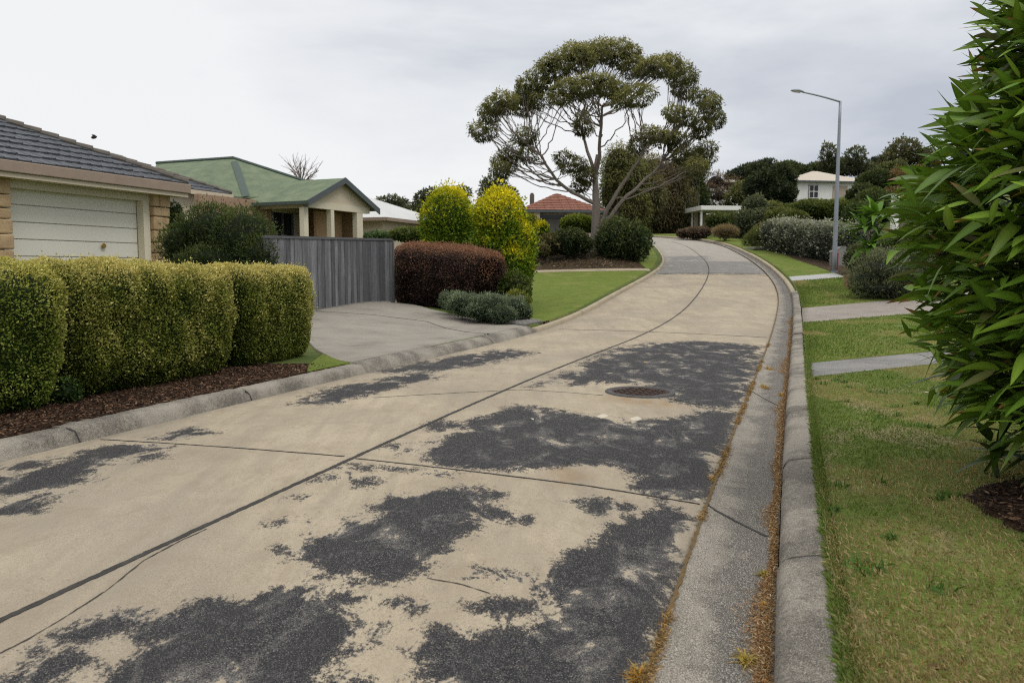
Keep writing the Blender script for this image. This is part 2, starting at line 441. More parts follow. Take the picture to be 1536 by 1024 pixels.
RUST = [[(880,597),(930,592),(1010,600),(1045,610),(990,612),(930,606)], [(800,680),(860,690),(900,720),(830,730)]]
def to_ground(poly):
    out = []
    for x, y in poly:
        p = ground_hit(x, y)
        if p is not None: out.append(p[:2])
    return np.array(out)
def sdist(P, poly):
    """signed distance, positive inside (P (n,2))"""
    inside = np.zeros(len(P), bool); d = np.full(len(P), 1e9)
    n = len(poly)
    for i in range(n):
        a = poly[i]; b = poly[(i + 1) % n]; ab = b - a
        t = np.clip(((P - a) @ ab) / (ab @ ab + 1e-12), 0, 1)
        d = np.minimum(d, np.hypot(*(P - a - t[:, None] * ab).T))
        c = ((a[1] > P[:, 1]) != (b[1] > P[:, 1]))
        xx = a[0] + (P[:, 1] - a[1]) * ab[0] / (ab[1] if abs(ab[1]) > 1e-12 else 1e-12)
        inside ^= c & (P[:, 0] < xx)
    return np.where(inside, d, -d)
ry = np.concatenate([rows_y(-3, 62, .04, .006), np.arange(62.5, 92, .8)])
nw = 150
w = np.linspace(0, 1, nw)
RX = Lx(ry)[:, None] * (1 - w) + (Rx(ry)[:, None] - .012) * w
RY = np.repeat(ry[:, None], nw, 1)
cen = (RX - Cx(ry)[:, None]) * CO
crown = .035 * (1 - (2 * w[None, :] - 1) ** 2) - .02
RZ = F(RY) + crown
P2 = np.stack([RX.ravel(), RY.ravel()], -1)
def field(polys, cap, soft=1.0):
    m = np.full(len(P2), -1.0)
    for q in polys:
        g = to_ground(q)
        if len(g) < 3: continue
        lo, hi = g.min(0) - cap, g.max(0) + cap
        s = np.where(((P2 > lo) & (P2 < hi)).all(1))[0]
        if len(s):
            dist = np.maximum(P2[s][:, 1], 3) / 7.0
            m[s] = np.maximum(m[s], np.clip(sdist(P2[s], g) / (cap * np.clip(dist, .6, 4)), -1, 1))
    return m * .5 + .5
tar = field(TAR, .21); scuff = field(SCUFF, .06); rust = field(RUST, .25)
def mat_road():
    m, nt, b = new_mat('road_concrete'); p = pos(nt)
    flat = nd(nt, 'ShaderNodeMapping'); flat.inputs['Scale'].default_value = (1, .62, 1); flat.inputs['Rotation'].default_value = (0, 0, math.radians(18)); nt.links.new(p, flat.inputs['Vector'])
    q = flat.outputs[0]
    big = noise(nt, 1.1, 6, .6, q); med = noise(nt, 9, 6, .68, q, .3); fine = noise(nt, 52, 3, .7, q); sp = noise(nt, 185, 1, .5, p); wear = noise(nt, 2.6, 7, .72, q, .5)
    T = attr(nt, 'tar')
    # pale concrete
    base = mix(nt, ramp(nt, big, [(.36, 0.), (.64, 1.)]), (.42, .355, .255), (.315, .262, .188))
    base = mix(nt, ramp(nt, noise(nt, .45, 5, .6, q, .6), [(.46, 0.), (.62, .45)]), base, (.22, .195, .16))
    base = mix(nt, ramp(nt, med, [(.52, 0.), (.72, .5)]), base, (.30, .25, .18))
    base = mix(nt, ramp(nt, fine, [(.5, 0.), (.72, .5)]), base, (.27, .225, .16))
    base = mix(nt, ramp(nt, sp, [(.28, .65), (.42, 0.)]), base, (.13, .105, .075))
    base = mix(nt, ramp(nt, sp, [(.56, 0.), (.72, .45)]), base, (.56, .48, .355))
    base = mix(nt, math_(nt, 'MULTIPLY', attr(nt, 'rust'), ramp(nt, med, [(.35, .2), (.6, .75)])), base, (.25, .15, .06))
    grey = attr(nt, 'grey')
    base = mix(nt, grey, base, mix(nt, ramp(nt, fine, [(.35, 0.), (.65, 1.)]), (.36, .34, .31), (.27, .255, .235)))
    base = mix(nt, ramp(nt, noise(nt, 38, 5, .8, q, .2), [(.60, 0.), (.68, .55)]), base, (.13, .11, .085))
    st = nd(nt, 'ShaderNodeMapping'); st.inputs['Rotation'].default_value = (0, 0, math.radians(19)); st.inputs['Scale'].default_value = (3.4, .35, 1); nt.links.new(p, st.inputs['Vector'])
    base = mix(nt, ramp(nt, noise(nt, 1.3, 6, .65, st.outputs[0], .3), [(.47, 0.), (.66, .42)]), base, (.235, .20, .155))
    base = mix(nt, ramp(nt, noise(nt, 5.5, 6, .7, q, .6), [(.50, 0.), (.66, .42)]), base, (.24, .19, .13))
    # worn black seal
    black = mix(nt, ramp(nt, sp, [(.34, 0.), (.60, 1.)]), (.007, .007, .009), (.036, .035, .037))
    black = mix(nt, ramp(nt, sp, [(.63, 0.), (.72, .85)]), black, (.30, .275, .24))
    black = mix(nt, ramp(nt, fine, [(.54, 0.), (.70, .4)]), black, (.17, .155, .13))
    black = mix(nt, math_(nt, 'MULTIPLY', grey, 1.2, clamp=True), black, (.20, .19, .175))
    k = math_(nt, 'ADD', math_(nt, 'ADD', T, .09), math_(nt, 'MULTIPLY', math_(nt, 'SUBTRACT', med, .5), 1.25))
    k = math_(nt, 'ADD', k, math_(nt, 'MULTIPLY', math_(nt, 'SUBTRACT', fine, .5), 1.15))
    k = math_(nt, 'ADD', k, math_(nt, 'MULTIPLY', math_(nt, 'SUBTRACT', sp, .5), .75))
    k = math_(nt, 'SUBTRACT', k, ramp(nt, wear, [(.52, 0.), (.66, .75)]))
    kk = ramp(nt, k, [(.485, 0.), (.535, 1.)])
    # worn-through, milky centre of a patch
    milk = math_(nt, 'MULTIPLY', ramp(nt, wear, [(.50, 0.), (.64, .6)]), ramp(nt, sp, [(.42, .15), (.58, 1.)]))
    black = mix(nt, milk, black, (.30, .28, .25))
    c = mix(nt, kk, base, black)
    # stray black crumbs on the pale part
    crumbs = math_(nt, 'MULTIPLY', ramp(nt, noise(nt, 14, 5, .8, q), [(.66, 0.), (.70, .8)]), ramp(nt, math_(nt, 'ADD', T, math_(nt, 'MULTIPLY', big, .9)), [(.48, 0.), (.85, 1.)]))
    c = mix(nt, crumbs, c, (.06, .058, .055))
    s2 = ramp(nt, math_(nt, 'ADD', attr(nt, 'scuff'), math_(nt, 'MULTIPLY', math_(nt, 'SUBTRACT', fine, .5), .5)), [(.5, 0.), (.62, .9)])
    c = mix(nt, s2, c, (.52, .47, .38))
    # grime along the edges and the joint
    c = mix(nt, math_(nt, 'MULTIPLY', attr(nt, 'grime'), ramp(nt, med, [(.35, .25), (.65, .8)])), c, (.12, .105, .085))
    nt.links.new(c, b.inputs['Base Color'])
    b.inputs['Roughness'].default_value = .85; b.inputs['Specular IOR Level'].default_value = .25
    bump(nt, b, math_(nt, 'ADD', math_(nt, 'MULTIPLY', sp, .8), math_(nt, 'ADD', fine, math_(nt, 'MULTIPLY', kk, .35))), .45, .006)
    return m
edgeL = (RX - Lx(ry)[:, None]); edgeR = (Rx(ry)[:, None] - RX)
grime = np.clip(np.maximum(.75 * np.exp(-edgeL / .16), .6 * np.exp(-edgeR / .06)), 0, 1) + .35 * np.exp(-np.abs(cen) / .07)
grey = sstep(38.5, 39.5, RY) * .75
M_ROAD = mat_road()
grid_mesh('road', np.stack([RX, RY, RZ], -1), M_ROAD, smooth=True,
          attrs=dict(tar=tar, scuff=scuff, rust=np.clip((rust - .35) * 1.6, 0, 1), grime=np.clip(grime, 0, 1), grey=grey))
road = tag(bpy.data.objects['road'], 'pale tan concrete road with worn black patches curving uphill', 'road', kind='structure')
def road_z(x, y):
    wv = np.clip((x - Lx(y)) / (Rx(y) - Lx(y)), 0, 1)
    return F(y) + .035 * (1 - (2 * wv - 1) ** 2) - .02
def strip(name, pts, width, mat, parent, lift=.003, wob=.3, seed=0, zf=None):
    """flat crack or joint filling along pts (n,2)"""
    pts = np.asarray(pts, float)
    seg = np.concatenate([[0], np.cumsum(np.hypot(*np.diff(pts, axis=0).T))])
    dens = np.concatenate([[0], np.cumsum(np.diff(seg) / np.clip(.006 * pts[1:, 1], .03, .5))])
    n = max(int(dens[-1]), 4)
    s = np.interp(np.linspace(0, dens[-1], n), dens, seg)
    x = np.interp(s, seg, pts[:, 0]); y = np.interp(s, seg, pts[:, 1])
    t = np.stack([np.gradient(x), np.gradient(y)], -1); t /= np.linalg.norm(t, axis=1)[:, None]
    nr = np.stack([-t[:, 1], t[:, 0]], -1)
    r = np.random.default_rng(seed)
    wl = width * .5 * (1 + wob * (r.random(n) * 2 - 1)); wr = width * .5 * (1 + wob * (r.random(n) * 2 - 1))
    a = np.stack([x, y], -1) + nr * wl[:, None]; b_ = np.stack([x, y], -1) - nr * wr[:, None]
    zf = zf or road_z
    P = np.stack([np.column_stack([a, zf(a[:, 0], a[:, 1]) + lift]), np.column_stack([b_, zf(b_[:, 0], b_[:, 1]) + lift])], 1)
    return grid_mesh(name, P, mat, parent=parent)
yy = np.concatenate([np.arange(-2, 12, .3), np.arange(12, 64, 1.0)])
strip('centre_joint', np.stack([Cx(yy), yy], -1), .042, M_JOINT, road, .004, .22, 1)
def cross(pl, wd, seed, wob=.4):
    strip('cross_joint', to_ground(pl), wd, M_JOINT, road, .0035, wob, seed)
cross([(150, 656), (330, 671), (517, 687)], .022, 2)
cross([(533, 690), (700, 708), (880, 728), (1050, 752)], .022, 3)
cross([(560, 597), (780, 586), (850, 590), (905, 594)], .016, 4)
cross([(1000, 597), (1060, 608), (1106, 616)], .016, 5)
cross([(838, 493), (985, 499), (1150, 505)], .04, 6)
cross([(988, 411), (1070, 412.5), (1160, 413)], .07, 7)
strip('crack', to_ground([(0, 985), (40, 965), (90, 935), (160, 890), (215, 845), (270, 815), (310, 797)]), .008, M_JOINT, road, .0035, .8, 8)
strip('crack', to_ground([(640, 868), (690, 876), (735, 889)]), .006, M_JOINT, road, .0035, .8, 9)

# ---- right gutter (dished concrete) and kerb
def loft(name, profile, line, ys, mats, zfun, side=1, skew=0., seed=None, jag=0, smooth=False, **k):
    """profile: (across, up) pairs measured from the line; line X(Y)"""
    pr = np.array(profile, float)
    X = line(ys)[:, None] + side * pr[None, :, 0] / CO
    if jag:
        r = np.random.default_rng(seed or 0)
        X = X + r.normal(0, jag, X.shape) * (np.arange(len(pr)) >= len(pr) - 2)
    Y = np.repeat(ys[:, None], len(pr), 1)
    Z = zfun(ys)[:, None] + pr[None, :, 1]
    P = np.stack([X, Y, Z], -1)
    if side < 0: P = P[:, ::-1]
    return grid_mesh(name, P, mats, smooth=smooth, **k)
def mat_gutter():
    m, nt, b = new_mat('gutter_concrete'); p = pos(nt)
    n1 = noise(nt, 1.6, 7, .65, p); n2 = noise(nt, 30, 5, .7, p); n3 = noise(nt, 180, 1, .5, p)
    c = mix(nt, ramp(nt, n1, [(.35, 0.), (.68, 1.)]), (.265, .232, .188), (.165, .145, .118))
    wet = math_(nt, 'ADD', attr(nt, 'across'), math_(nt, 'MULTIPLY', math_(nt, 'SUBTRACT', noise(nt, 2.2, 6, .62, p, .4), .5), 1.5))
    c = mix(nt, ramp(nt, wet, [(.22, 0.), (.50, .92)]), c, (.075, .066, .056))
    c = mix(nt, ramp(nt, n2, [(.5, 0.), (.75, .45)]), c, (.17, .155, .135))
    c = mix(nt, ramp(nt, n3, [(.36, .75), (.48, 0.)]), c, (.06, .056, .05))
    c = mix(nt, ramp(nt, n3, [(.54, 0.), (.66, .6)]), c, (.52, .49, .43))
    nt.links.new(c, b.inputs['Base Color']); b.inputs['Roughness'].default_value = .85; b.inputs['Specular IOR Level'].default_value = .25
    bump(nt, b, math_(nt, 'ADD', n2, n3), .4, .006); return m
ky = np.concatenate([rows_y(-3, 62, .07, .008), np.arange(62.5, 90, 1.)])
gp = [(0.0, .012), (.06, -.002), (.15, -.010), (.26, -.018), (.36, -.022), (GUT, -.018)]
ac = np.tile(np.array([p[0] / GUT for p in gp]), len(ky))
g0 = loft('gutter', gp, lambda y: Rx(y) + .006, ky, mat_gutter(), F, attrs=dict(across=ac), smooth=True)
tag(g0, 'grey stained concrete gutter channel along the right side of the road', 'gutter', kind='structure')
def gut_z(x, y):
    u = (x - Rx(y)) * CO
    return F(y) + np.interp(u, [p[0] for p in gp], [p[1] for p in gp])
strip('lip_joint', np.stack([Rx(yy) + .0, yy], -1), .022, M_JOINT_MOSS, g0, .012, .6, 11, zf=lambda x, y: F(y) + .008)
for (pa, pb) in (((1056, 757), (1152, 800)), ((1118, 583), (1168, 606)), ((1160, 492), (1186, 499))):
    a, c = ground_hit(*pa), ground_hit(*pb)
    strip('gutter_joint', np.array([a[:2], c[:2]]), .022 if pa[1] > 700 else .014, M_JOINT, g0, .004, .3, 12, zf=gut_z)

def kerb_pieces(name, profile, line, y0, y1, length, side, mat, label, gap=.02, zf=None, jag=.003, seed=3):
    """one kerb of cast lengths with narrow joints"""
    r = np.random.default_rng(seed); pr = np.array(profile, float)
    Vs = []; Fs = []; base = 0; y = y0; JV = []
    while y < y1:
        ln = length * (.85 + .3 * r.random()) * (1 if y < 30 else 2)
        ye = min(y + ln, y1)
        n = max(3, int((ye - y) / max(.08, .008 * y)))
        ys = np.linspace(y + gap, ye, n)
        dz = r.normal(0, .007); dx = r.normal(0, .008)
        X = line(ys)[:, None] + side * (pr[None, :, 0] + dx) / CO + r.normal(0, jag, (n, len(pr))) * (pr[None, :, 1] > .03)
        Z = (zf or F)(ys)[:, None] + pr[None, :, 1] + dz * (pr[None, :, 1] > .03) + r.normal(0, jag * .6, (n, len(pr))) * (pr[None, :, 1] > .03)
        P = np.stack([X, np.repeat(ys[:, None], len(pr), 1), Z], -1).reshape(-1, 3)
        m = len(pr); i = np.arange(n * m).reshape(n, m) + base
        q = np.stack([i[:-1, :-1], i[:-1, 1:], i[1:, 1:], i[1:, :-1]], -1).reshape(-1, 4)
        if side < 0: q = q[:, ::-1]
        Vs.append(P); Fs += q.tolist(); Fs.append(i[0].tolist() if side < 0 else i[0][::-1].tolist()); Fs.append(i[-1][::-1].tolist() if side < 0 else i[-1].tolist())
        base += n * m; y = ye
        if ys[-1] < y1 - .05 and ye < 24:
            pj = pr.copy(); pj[:, 1] -= .005 * (pj[:, 1] > .02); pj[:, 0] += .005 * (pj[:, 0] < .05)
            for dyy in (-.004, gap + .004):
                JV.append(np.stack([line(np.full(m, ye + dyy)) + side * pj[:, 0] / CO, np.full(m, ye + dyy), (zf or F)(np.full(m, ye)) + pj[:, 1]], -1))
    V = np.concatenate(Vs)
    o = mesh_np(name, V, [a for f in Fs for a in f], [len(f) for f in Fs], mat)
    if JV:
        m = len(pr); J = np.concatenate(JV); q = np.concatenate([np.stack([np.arange(m - 1), np.arange(1, m), np.arange(1, m) + m, np.arange(m - 1) + m], -1) + k * 2 * m for k in range(len(JV) // 2)])
        mesh_np('kerb_joint', J, q, 4, M_JOINT, parent=o)
    return tag(o, label, 'kerb', kind='structure')
KPROF = [(0, -.06), (.006, .06), (.02, .092), (.045, .112), (.08, .122), (.15, .13), (.205, .132), (.225, .125), (.24, .0), (.24, -.1)]
kerb_pieces('kerb', KPROF, Kx, -3, 30, 2.4, 1, M_KERB, 'weathered grey concrete kerb between gutter and patchy lawn on the right')
kerb_pieces('kerb', [(a * .75, c * .75) for a, c in KPROF], Kx, 30, 88, 5, 1, M_KERB_TAN, 'pale kerb along the far right verge beyond the white path', seed=5)
LP = [(0, -.03), (.03, .05), (.055, .09), (.085, .11), (.13, .122), (.24, .126), (.262, .116), (.272, 0), (.272, -.1)]
YD0 = YD_A; YD1 = YD_B
kerb_pieces('kerb', LP, Lx, -3, YD0, 2.6, -1, M_KERB, 'weathered grey concrete kerb in front of the clipped hedge on the left', jag=.006, seed=8)
LB = [(0, -.02), (.04, .04), (.10, .09), (.165, .118), (.215, .134), (.26, .141), (.27, .0), (.27, -.1)]
kerb_pieces('kerb', LB, Lx, YD0 + .01, YD1, 2.4, -1, M_KERB, 'low rolled concrete kerb across the mouth of the left driveway', seed=9)
LE = [(0, -.02), (.012, .06), (.03, .085), (.13, .088), (.15, .07), (.152, -.1)]
kerb_pieces('kerb', LE, Lx, YD1 + .01, 70, 4, -1, M_KERB_TAN, 'thin tan concrete edging beside the curved green lawn', seed=10)

# ---- sheets on the ground: ruled between two edges given as ground points
def densify(pl, n):
    pl = np.asarray(pl, float); s = np.concatenate([[0], np.cumsum(np.hypot(*np.diff(pl, axis=0).T))])
    t = np.linspace(0, s[-1], n); return np.stack([np.interp(t, s, pl[:, 0]), np.interp(t, s, pl[:, 1])], -1)
def hitG(px, py):
    p = ground_hit(px, py, fn=lambda x, y: float(G(max(x, 0) * 0 + x, y)) if True else 0)
    return p
def sheet(name, A_, B_, mat, label, cat, lift=.02, n=40, m=24, skirt=True):
    a = densify(A_, n); b = densify(B_, n)
    t = np.linspace(0, 1, m)[None, :, None]
    XY = a[:, None] * (1 - t) + b[:, None] * t
    Z = G(XY[..., 0], XY[..., 1]) + lift
    P = np.concatenate([XY, Z[..., None]], -1)
    if skirt:
        e0 = P[:, :1].copy(); e0[..., 2] -= .12; e1 = P[:, -1:].copy(); e1[..., 2] -= .12
        P = np.concatenate([e0, P, e1], 1)
        f0 = P[:1].copy(); f0[..., 2] -= .12; f1 = P[-1:].copy(); f1[..., 2] -= .12
        P = np.concatenate([f0, P, f1], 0)
    # make faces look up
    o = grid_mesh(name, P, mat)
    return tag(o, label, cat, kind='structure')
def kline(y0, y1, off, n=30):
    ys = np.linspace(y0, y1, n); return np.stack([Kx(ys) + off / CO, ys], -1)
def lline(y0, y1, off, n=30):
    ys = np.linspace(y0, y1, n); return np.stack([Lx(ys) - off / CO, ys], -1)
def gpx(*pts): return np.array([hitG(*p)[:2] for p in pts])
# right side, from the camera outwards
KB = .25
yA = hitG(1213, 567)[1]; yB = hitG(1211, 545)[1]; yC = hitG(1203, 506)[1]; yD = hitG(1201, 479)[1]; yE = hitG(1186, 433)[1]; yF = hitG(1180, 427)[1]
def right_cross(y, far=12.):          # a line across the verge, square to the street
    s = np.array([0, 3., 7., 12.]) * far / 12
    return np.stack([Kx(y) + KB / CO + s * .97, y + s * .5], -1)
sheet('lawn', right_cross(-2.5), right_cross(yA), M_LAWN_DRY, 'patchy half-dry lawn in the right foreground beside the leafy plant', 'lawn', .018, 30, 60)
sheet('driveway', right_cross(yA), right_cross(yB), M_DRIVE_GREY, 'narrow grey grooved driveway strip crossing the right verge, nearest', 'driveway', .006)
sheet('lawn', right_cross(yB), right_cross(yC), M_LAWN, 'bright lawn strip between the two driveway strips on the right', 'lawn', .03)
sheet('driveway', right_cross(yC), right_cross(yD), M_DRIVE_PINK, 'pinkish concrete driveway strip crossing the right verge, second from camera', 'driveway', .008)
sheet('lawn', right_cross(yD), right_cross(yE), M_LAWN, 'green lawn around the grey bush between driveway strip and white path', 'lawn', .03)
sheet('path', right_cross(yE, 3.6), right_cross(yF, 3.6), M_PATH, 'short pale path across the right verge before the lamp post', 'path', .022)
yl = np.concatenate([np.linspace(yF, 60, 40), np.linspace(61, 76, 20)])
fw = np.interp(yl, [yF, 34, 45, 56, 70, 76], [3.2, 2.6, 1.7, 1.6, 2.5, 3.0])
sheet('lawn', np.stack([Kx(yl) + .2, yl], -1), np.stack([Kx(yl) + .2 + fw, yl], -1), M_LAWN, 'bright green verge curving past the street lamp up the hill', 'lawn', .02, 80, 12)
sheet('garden_bed', np.stack([Kx(yl[:40]) + .2 + fw[:40], yl[:40]], -1), np.stack([Kx(yl[:40]) + 1.9 + fw[:40], yl[:40]], -1), M_MOUND, 'brown mulch strip under the silver hedge', 'garden bed', .025, 60, 12)
b0 = hitG(1478, 745); 
ang = np.linspace(0, 2 * math.pi, 40)
# left side
sheet('garden_bed', lline(-2, YD0 - .1, .267), np.stack([Lx(np.linspace(-2, YD0 - .1, 30)) - 5.0, np.linspace(-2, YD0 - .1, 30) + .4], -1), M_MULCH, 'dark bark mulch bed under the clipped hedge', 'garden bed', .012, 80, 50)
dl = gpx((545, 553), (500, 540), (470, 522), (452, 500), (440, 470))
dr = gpx((822, 494), (792, 489), (742, 483), (690, 475), (640, 464), (590, 451))
front = lline(YD0 + .03, YD1 - .05, .245)
back = np.concatenate([[front[0] + [-.12, .05]], dl[1:], [[dl[-1][0] - .6, dl[-1][1] + 3.2]], dr[::-1][:-1], [front[-1] + [-.1, .05]]])
sheet('driveway', front, back, M_DRIVE, 'broad grey concrete driveway leading to the timber gate', 'driveway', .03, 70, 40)
sheet('lawn', lline(YD0 - 1.05, YD0 + .02, .268, 8), np.concatenate([gpx((462, 550), (484, 532)), [front[0] + [-.14, .06]]]), M_LAWN, 'small green lawn corner between hedge and driveway', 'lawn', .028, 30, 12)
yl2 = np.linspace(YD1 + .05, ground_hit(990, 411)[1], 40)
yend = yl2[-1]
sheet('lawn', np.stack([Lx(yl2) - .15, yl2], -1), np.stack([Lx(yl2) - np.interp(yl2, [YD1, 22, 26, yend], [.35, 2.0, 5.0, 7.4]), np.interp(yl2, [YD1, yend], [YD1 + .3, yend - 1.0])], -1), M_LAWN, 'bright mown lawn between driveway and tree mound', 'lawn', .025, 60, 40)
pa = np.stack([np.linspace(Lx(yend) - .15, Lx(yend) - 11, 20), np.linspace(yend + .05, yend - 1.2, 20)], -1)
sheet('path', pa, pa + [0.05, .75], M_KERB_TAN, 'thin pale concrete path along the back of the mown lawn', 'path', .04, 30, 4)
ym = np.linspace(yend + .9, 56, 30)
sheet('garden_bed', np.stack([Lx(ym) - np.interp(ym, [yend, 42, 46, 56], [.3, .9, 1.6, 3]), ym], -1), np.stack([Lx(ym) - 11.5, ym - .8], -1), M_MOUND, 'brown leaf-littered mound at the foot of the gum tree', 'garden bed', .03, 50, 50)
yv = np.linspace(yend + .8, 58, 30)
sheet('lawn', np.stack([Lx(yv) - .15, yv], -1), np.stack([Lx(yv) - np.interp(yv, [yend, 41, 46, 58], [.2, 1.0, 2.0, 3.5]), yv], -1), M_LAWN, 'small lawn wedge between tree mound and road bend', 'lawn', .05, 40, 8)
bb = gpx((589, 449), (640, 458), (700, 471), (792, 491), (818, 494))
bt = np.stack([bb[:, 0] + np.array([-.6, -.1, .3, .9, .6]), bb[:, 1] + np.array([4.0, 4.0, 3.8, 3.0, 1.0])], -1)
sheet('garden_bed', bb, bt, M_MULCH, 'dark mulch bed under the purple hedge beside the driveway', 'garden bed', .015, 30, 20)
strip('drive_joint', gpx((474, 468), (560, 474), (640, 484), (700, 500), (735, 512)), .03, M_JOINT, [o for o in COL.objects if o.name.startswith('driveway') and 'broad' in o['label']][-1], .035, .3, 21, zf=G)
# ================================================================== VEGETATION
def unit(n, rng, up=0.0):
    v = rng.normal(size=(n, 3)); v[:, 2] += up
    return v / (np.linalg.norm(v, axis=1)[:, None] + 1e-9)
def leaf_quads(P, D, N, L, W, fold=.18, droop=0.0):
    """folded diamond leaves at P growing along D, face normal about N"""
    D = D / (np.linalg.norm(D, axis=1)[:, None] + 1e-9)
    S = np.cross(D, N); S /= np.linalg.norm(S, axis=1)[:, None] + 1e-9
    Nn = np.cross(S, D)
    L = np.broadcast_to(L, len(P))[:, None]; W = np.broadcast_to(W, len(P))[:, None]
    base = P; tip = P + D * L; tip[:, 2] -= droop * L[:, 0]
    m = P + D * L * .45
    a = m + S * W * .5 + Nn * W * fold; b = m - S * W * .5 + Nn * W * fold
    V = np.stack([base, a, tip, b], 1).reshape(-1, 3)
    F_ = np.arange(len(V)).reshape(-1, 4)
    return V, F_
def ico(sub=3):
    bm = bmesh.new(); bmesh.ops.create_icosphere(bm, subdivisions=sub, radius=1)
    V = np.array([v.co[:] for v in bm.verts]); T = np.array([[v.index for v in f.verts] for f in bm.faces]); bm.free()
    return V, T
ICO2, ICO3 = ico(2), ico(3)
def join_mesh(name, parts, mat, parent=None):
    """parts: list of (V, F, col) with F (k,3) or (k,4)"""
    Vs, Fl, tot, cs, b = [], [], [], [], 0
    for V, Fx, c in parts:
        Vs.append(V); Fl.append((Fx + b).ravel()); tot.append(np.full(len(Fx), Fx.shape[1])); cs.append(c); b += len(V)
    return mesh_np(name, np.concatenate(Vs), np.concatenate(Fl), np.concatenate(tot), mat, parent=parent, col=np.concatenate(cs))
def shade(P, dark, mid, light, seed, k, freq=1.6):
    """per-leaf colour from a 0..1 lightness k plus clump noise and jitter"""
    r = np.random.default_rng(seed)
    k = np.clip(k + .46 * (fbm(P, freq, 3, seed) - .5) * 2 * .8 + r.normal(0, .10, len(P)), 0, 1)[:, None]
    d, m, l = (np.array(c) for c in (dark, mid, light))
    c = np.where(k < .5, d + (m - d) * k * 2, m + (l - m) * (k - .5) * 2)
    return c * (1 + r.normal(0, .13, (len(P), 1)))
def blobs_foliage(name, blobs, n, size, cols, parent, mat=None, seed=1, lump=.28, core=.80, aspect=.5, depth=.30, upw=.25, droop=0., freq=None, top=.6, sprig=0.0, flatbase=None, coremin=0.0, zw=.25):
    """leaf masses on noisy ellipsoids; blobs = [(centre, radii)]"""
    mat = mat or LEAF; rng = np.random.default_rng(seed)
    parts = []; areas = np.array([(r[0] * r[1] + r[1] * r[2] + r[0] * r[2]) for _, r in blobs]); areas = areas / areas.sum()
    zmin = min(c[2] - r[2] for c, r in blobs); zmax = max(c[2] + r[2] for c, r in blobs)
    R0 = np.mean([np.mean(r) for _, r in blobs]); fq = freq or 1.6 / R0
    P_, N_, K_ = [], [], []
    for (c, r), a in zip(blobs, areas):
        c = np.array(c); r = np.array(r); m = int(n * a)
        u = unit(m, rng); q = c + u * r
        disp = (fbm(q, fq, 3, seed + 5) - .5) * 2 * lump
        dep = rng.random(m) ** 2.2 * depth
        s = 1 + disp - dep + (rng.random(m) < sprig) * rng.random(m) * (.25 if sprig < .4 else .40)
        P = c + u * r * s[:, None]
        nrm = u / r; nrm /= np.linalg.norm(nrm, axis=1)[:, None]
        P_.append(P); N_.append(nrm)
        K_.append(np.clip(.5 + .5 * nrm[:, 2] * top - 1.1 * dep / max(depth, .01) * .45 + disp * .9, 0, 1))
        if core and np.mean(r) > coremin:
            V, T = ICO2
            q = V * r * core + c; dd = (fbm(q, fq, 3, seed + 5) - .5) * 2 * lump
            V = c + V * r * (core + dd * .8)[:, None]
            parts.append((V, T, np.tile(np.array(cols[0]) * .45, (len(V), 1))))  # dark inner body, added to stop light passing through the leaf mass
    P = np.concatenate(P_); N = np.concatenate(N_); K = np.concatenate(K_)
    # leaves buried inside a neighbouring mass are dropped
    keep = np.ones(len(P), bool)
    if len(blobs) > 1:
        for c, r in blobs:
            keep &= ((P - c) ** 2 / (np.array(r) * .72) ** 2).sum(1) > 1
    if flatbase is not None: keep &= P[:, 2] > flatbase
    P, N, K = P[keep], N[keep], K[keep]
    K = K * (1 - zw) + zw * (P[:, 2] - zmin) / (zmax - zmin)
    D = N * .8 + unit(len(P), rng, upw) * .9; D[:, 2] -= droop
    Nf = unit(len(P), rng, .6) + N * .6
    L = size * (.7 + .7 * rng.random(len(P)))
    V, Fq = leaf_quads(P, D, Nf, L, L * aspect, droop=0)
    C = shade(P, *cols, seed + 9, K, fq)
    parts.append((V, Fq, np.repeat(C, 4, 0)))
    return join_mesh(name, parts, mat, parent)
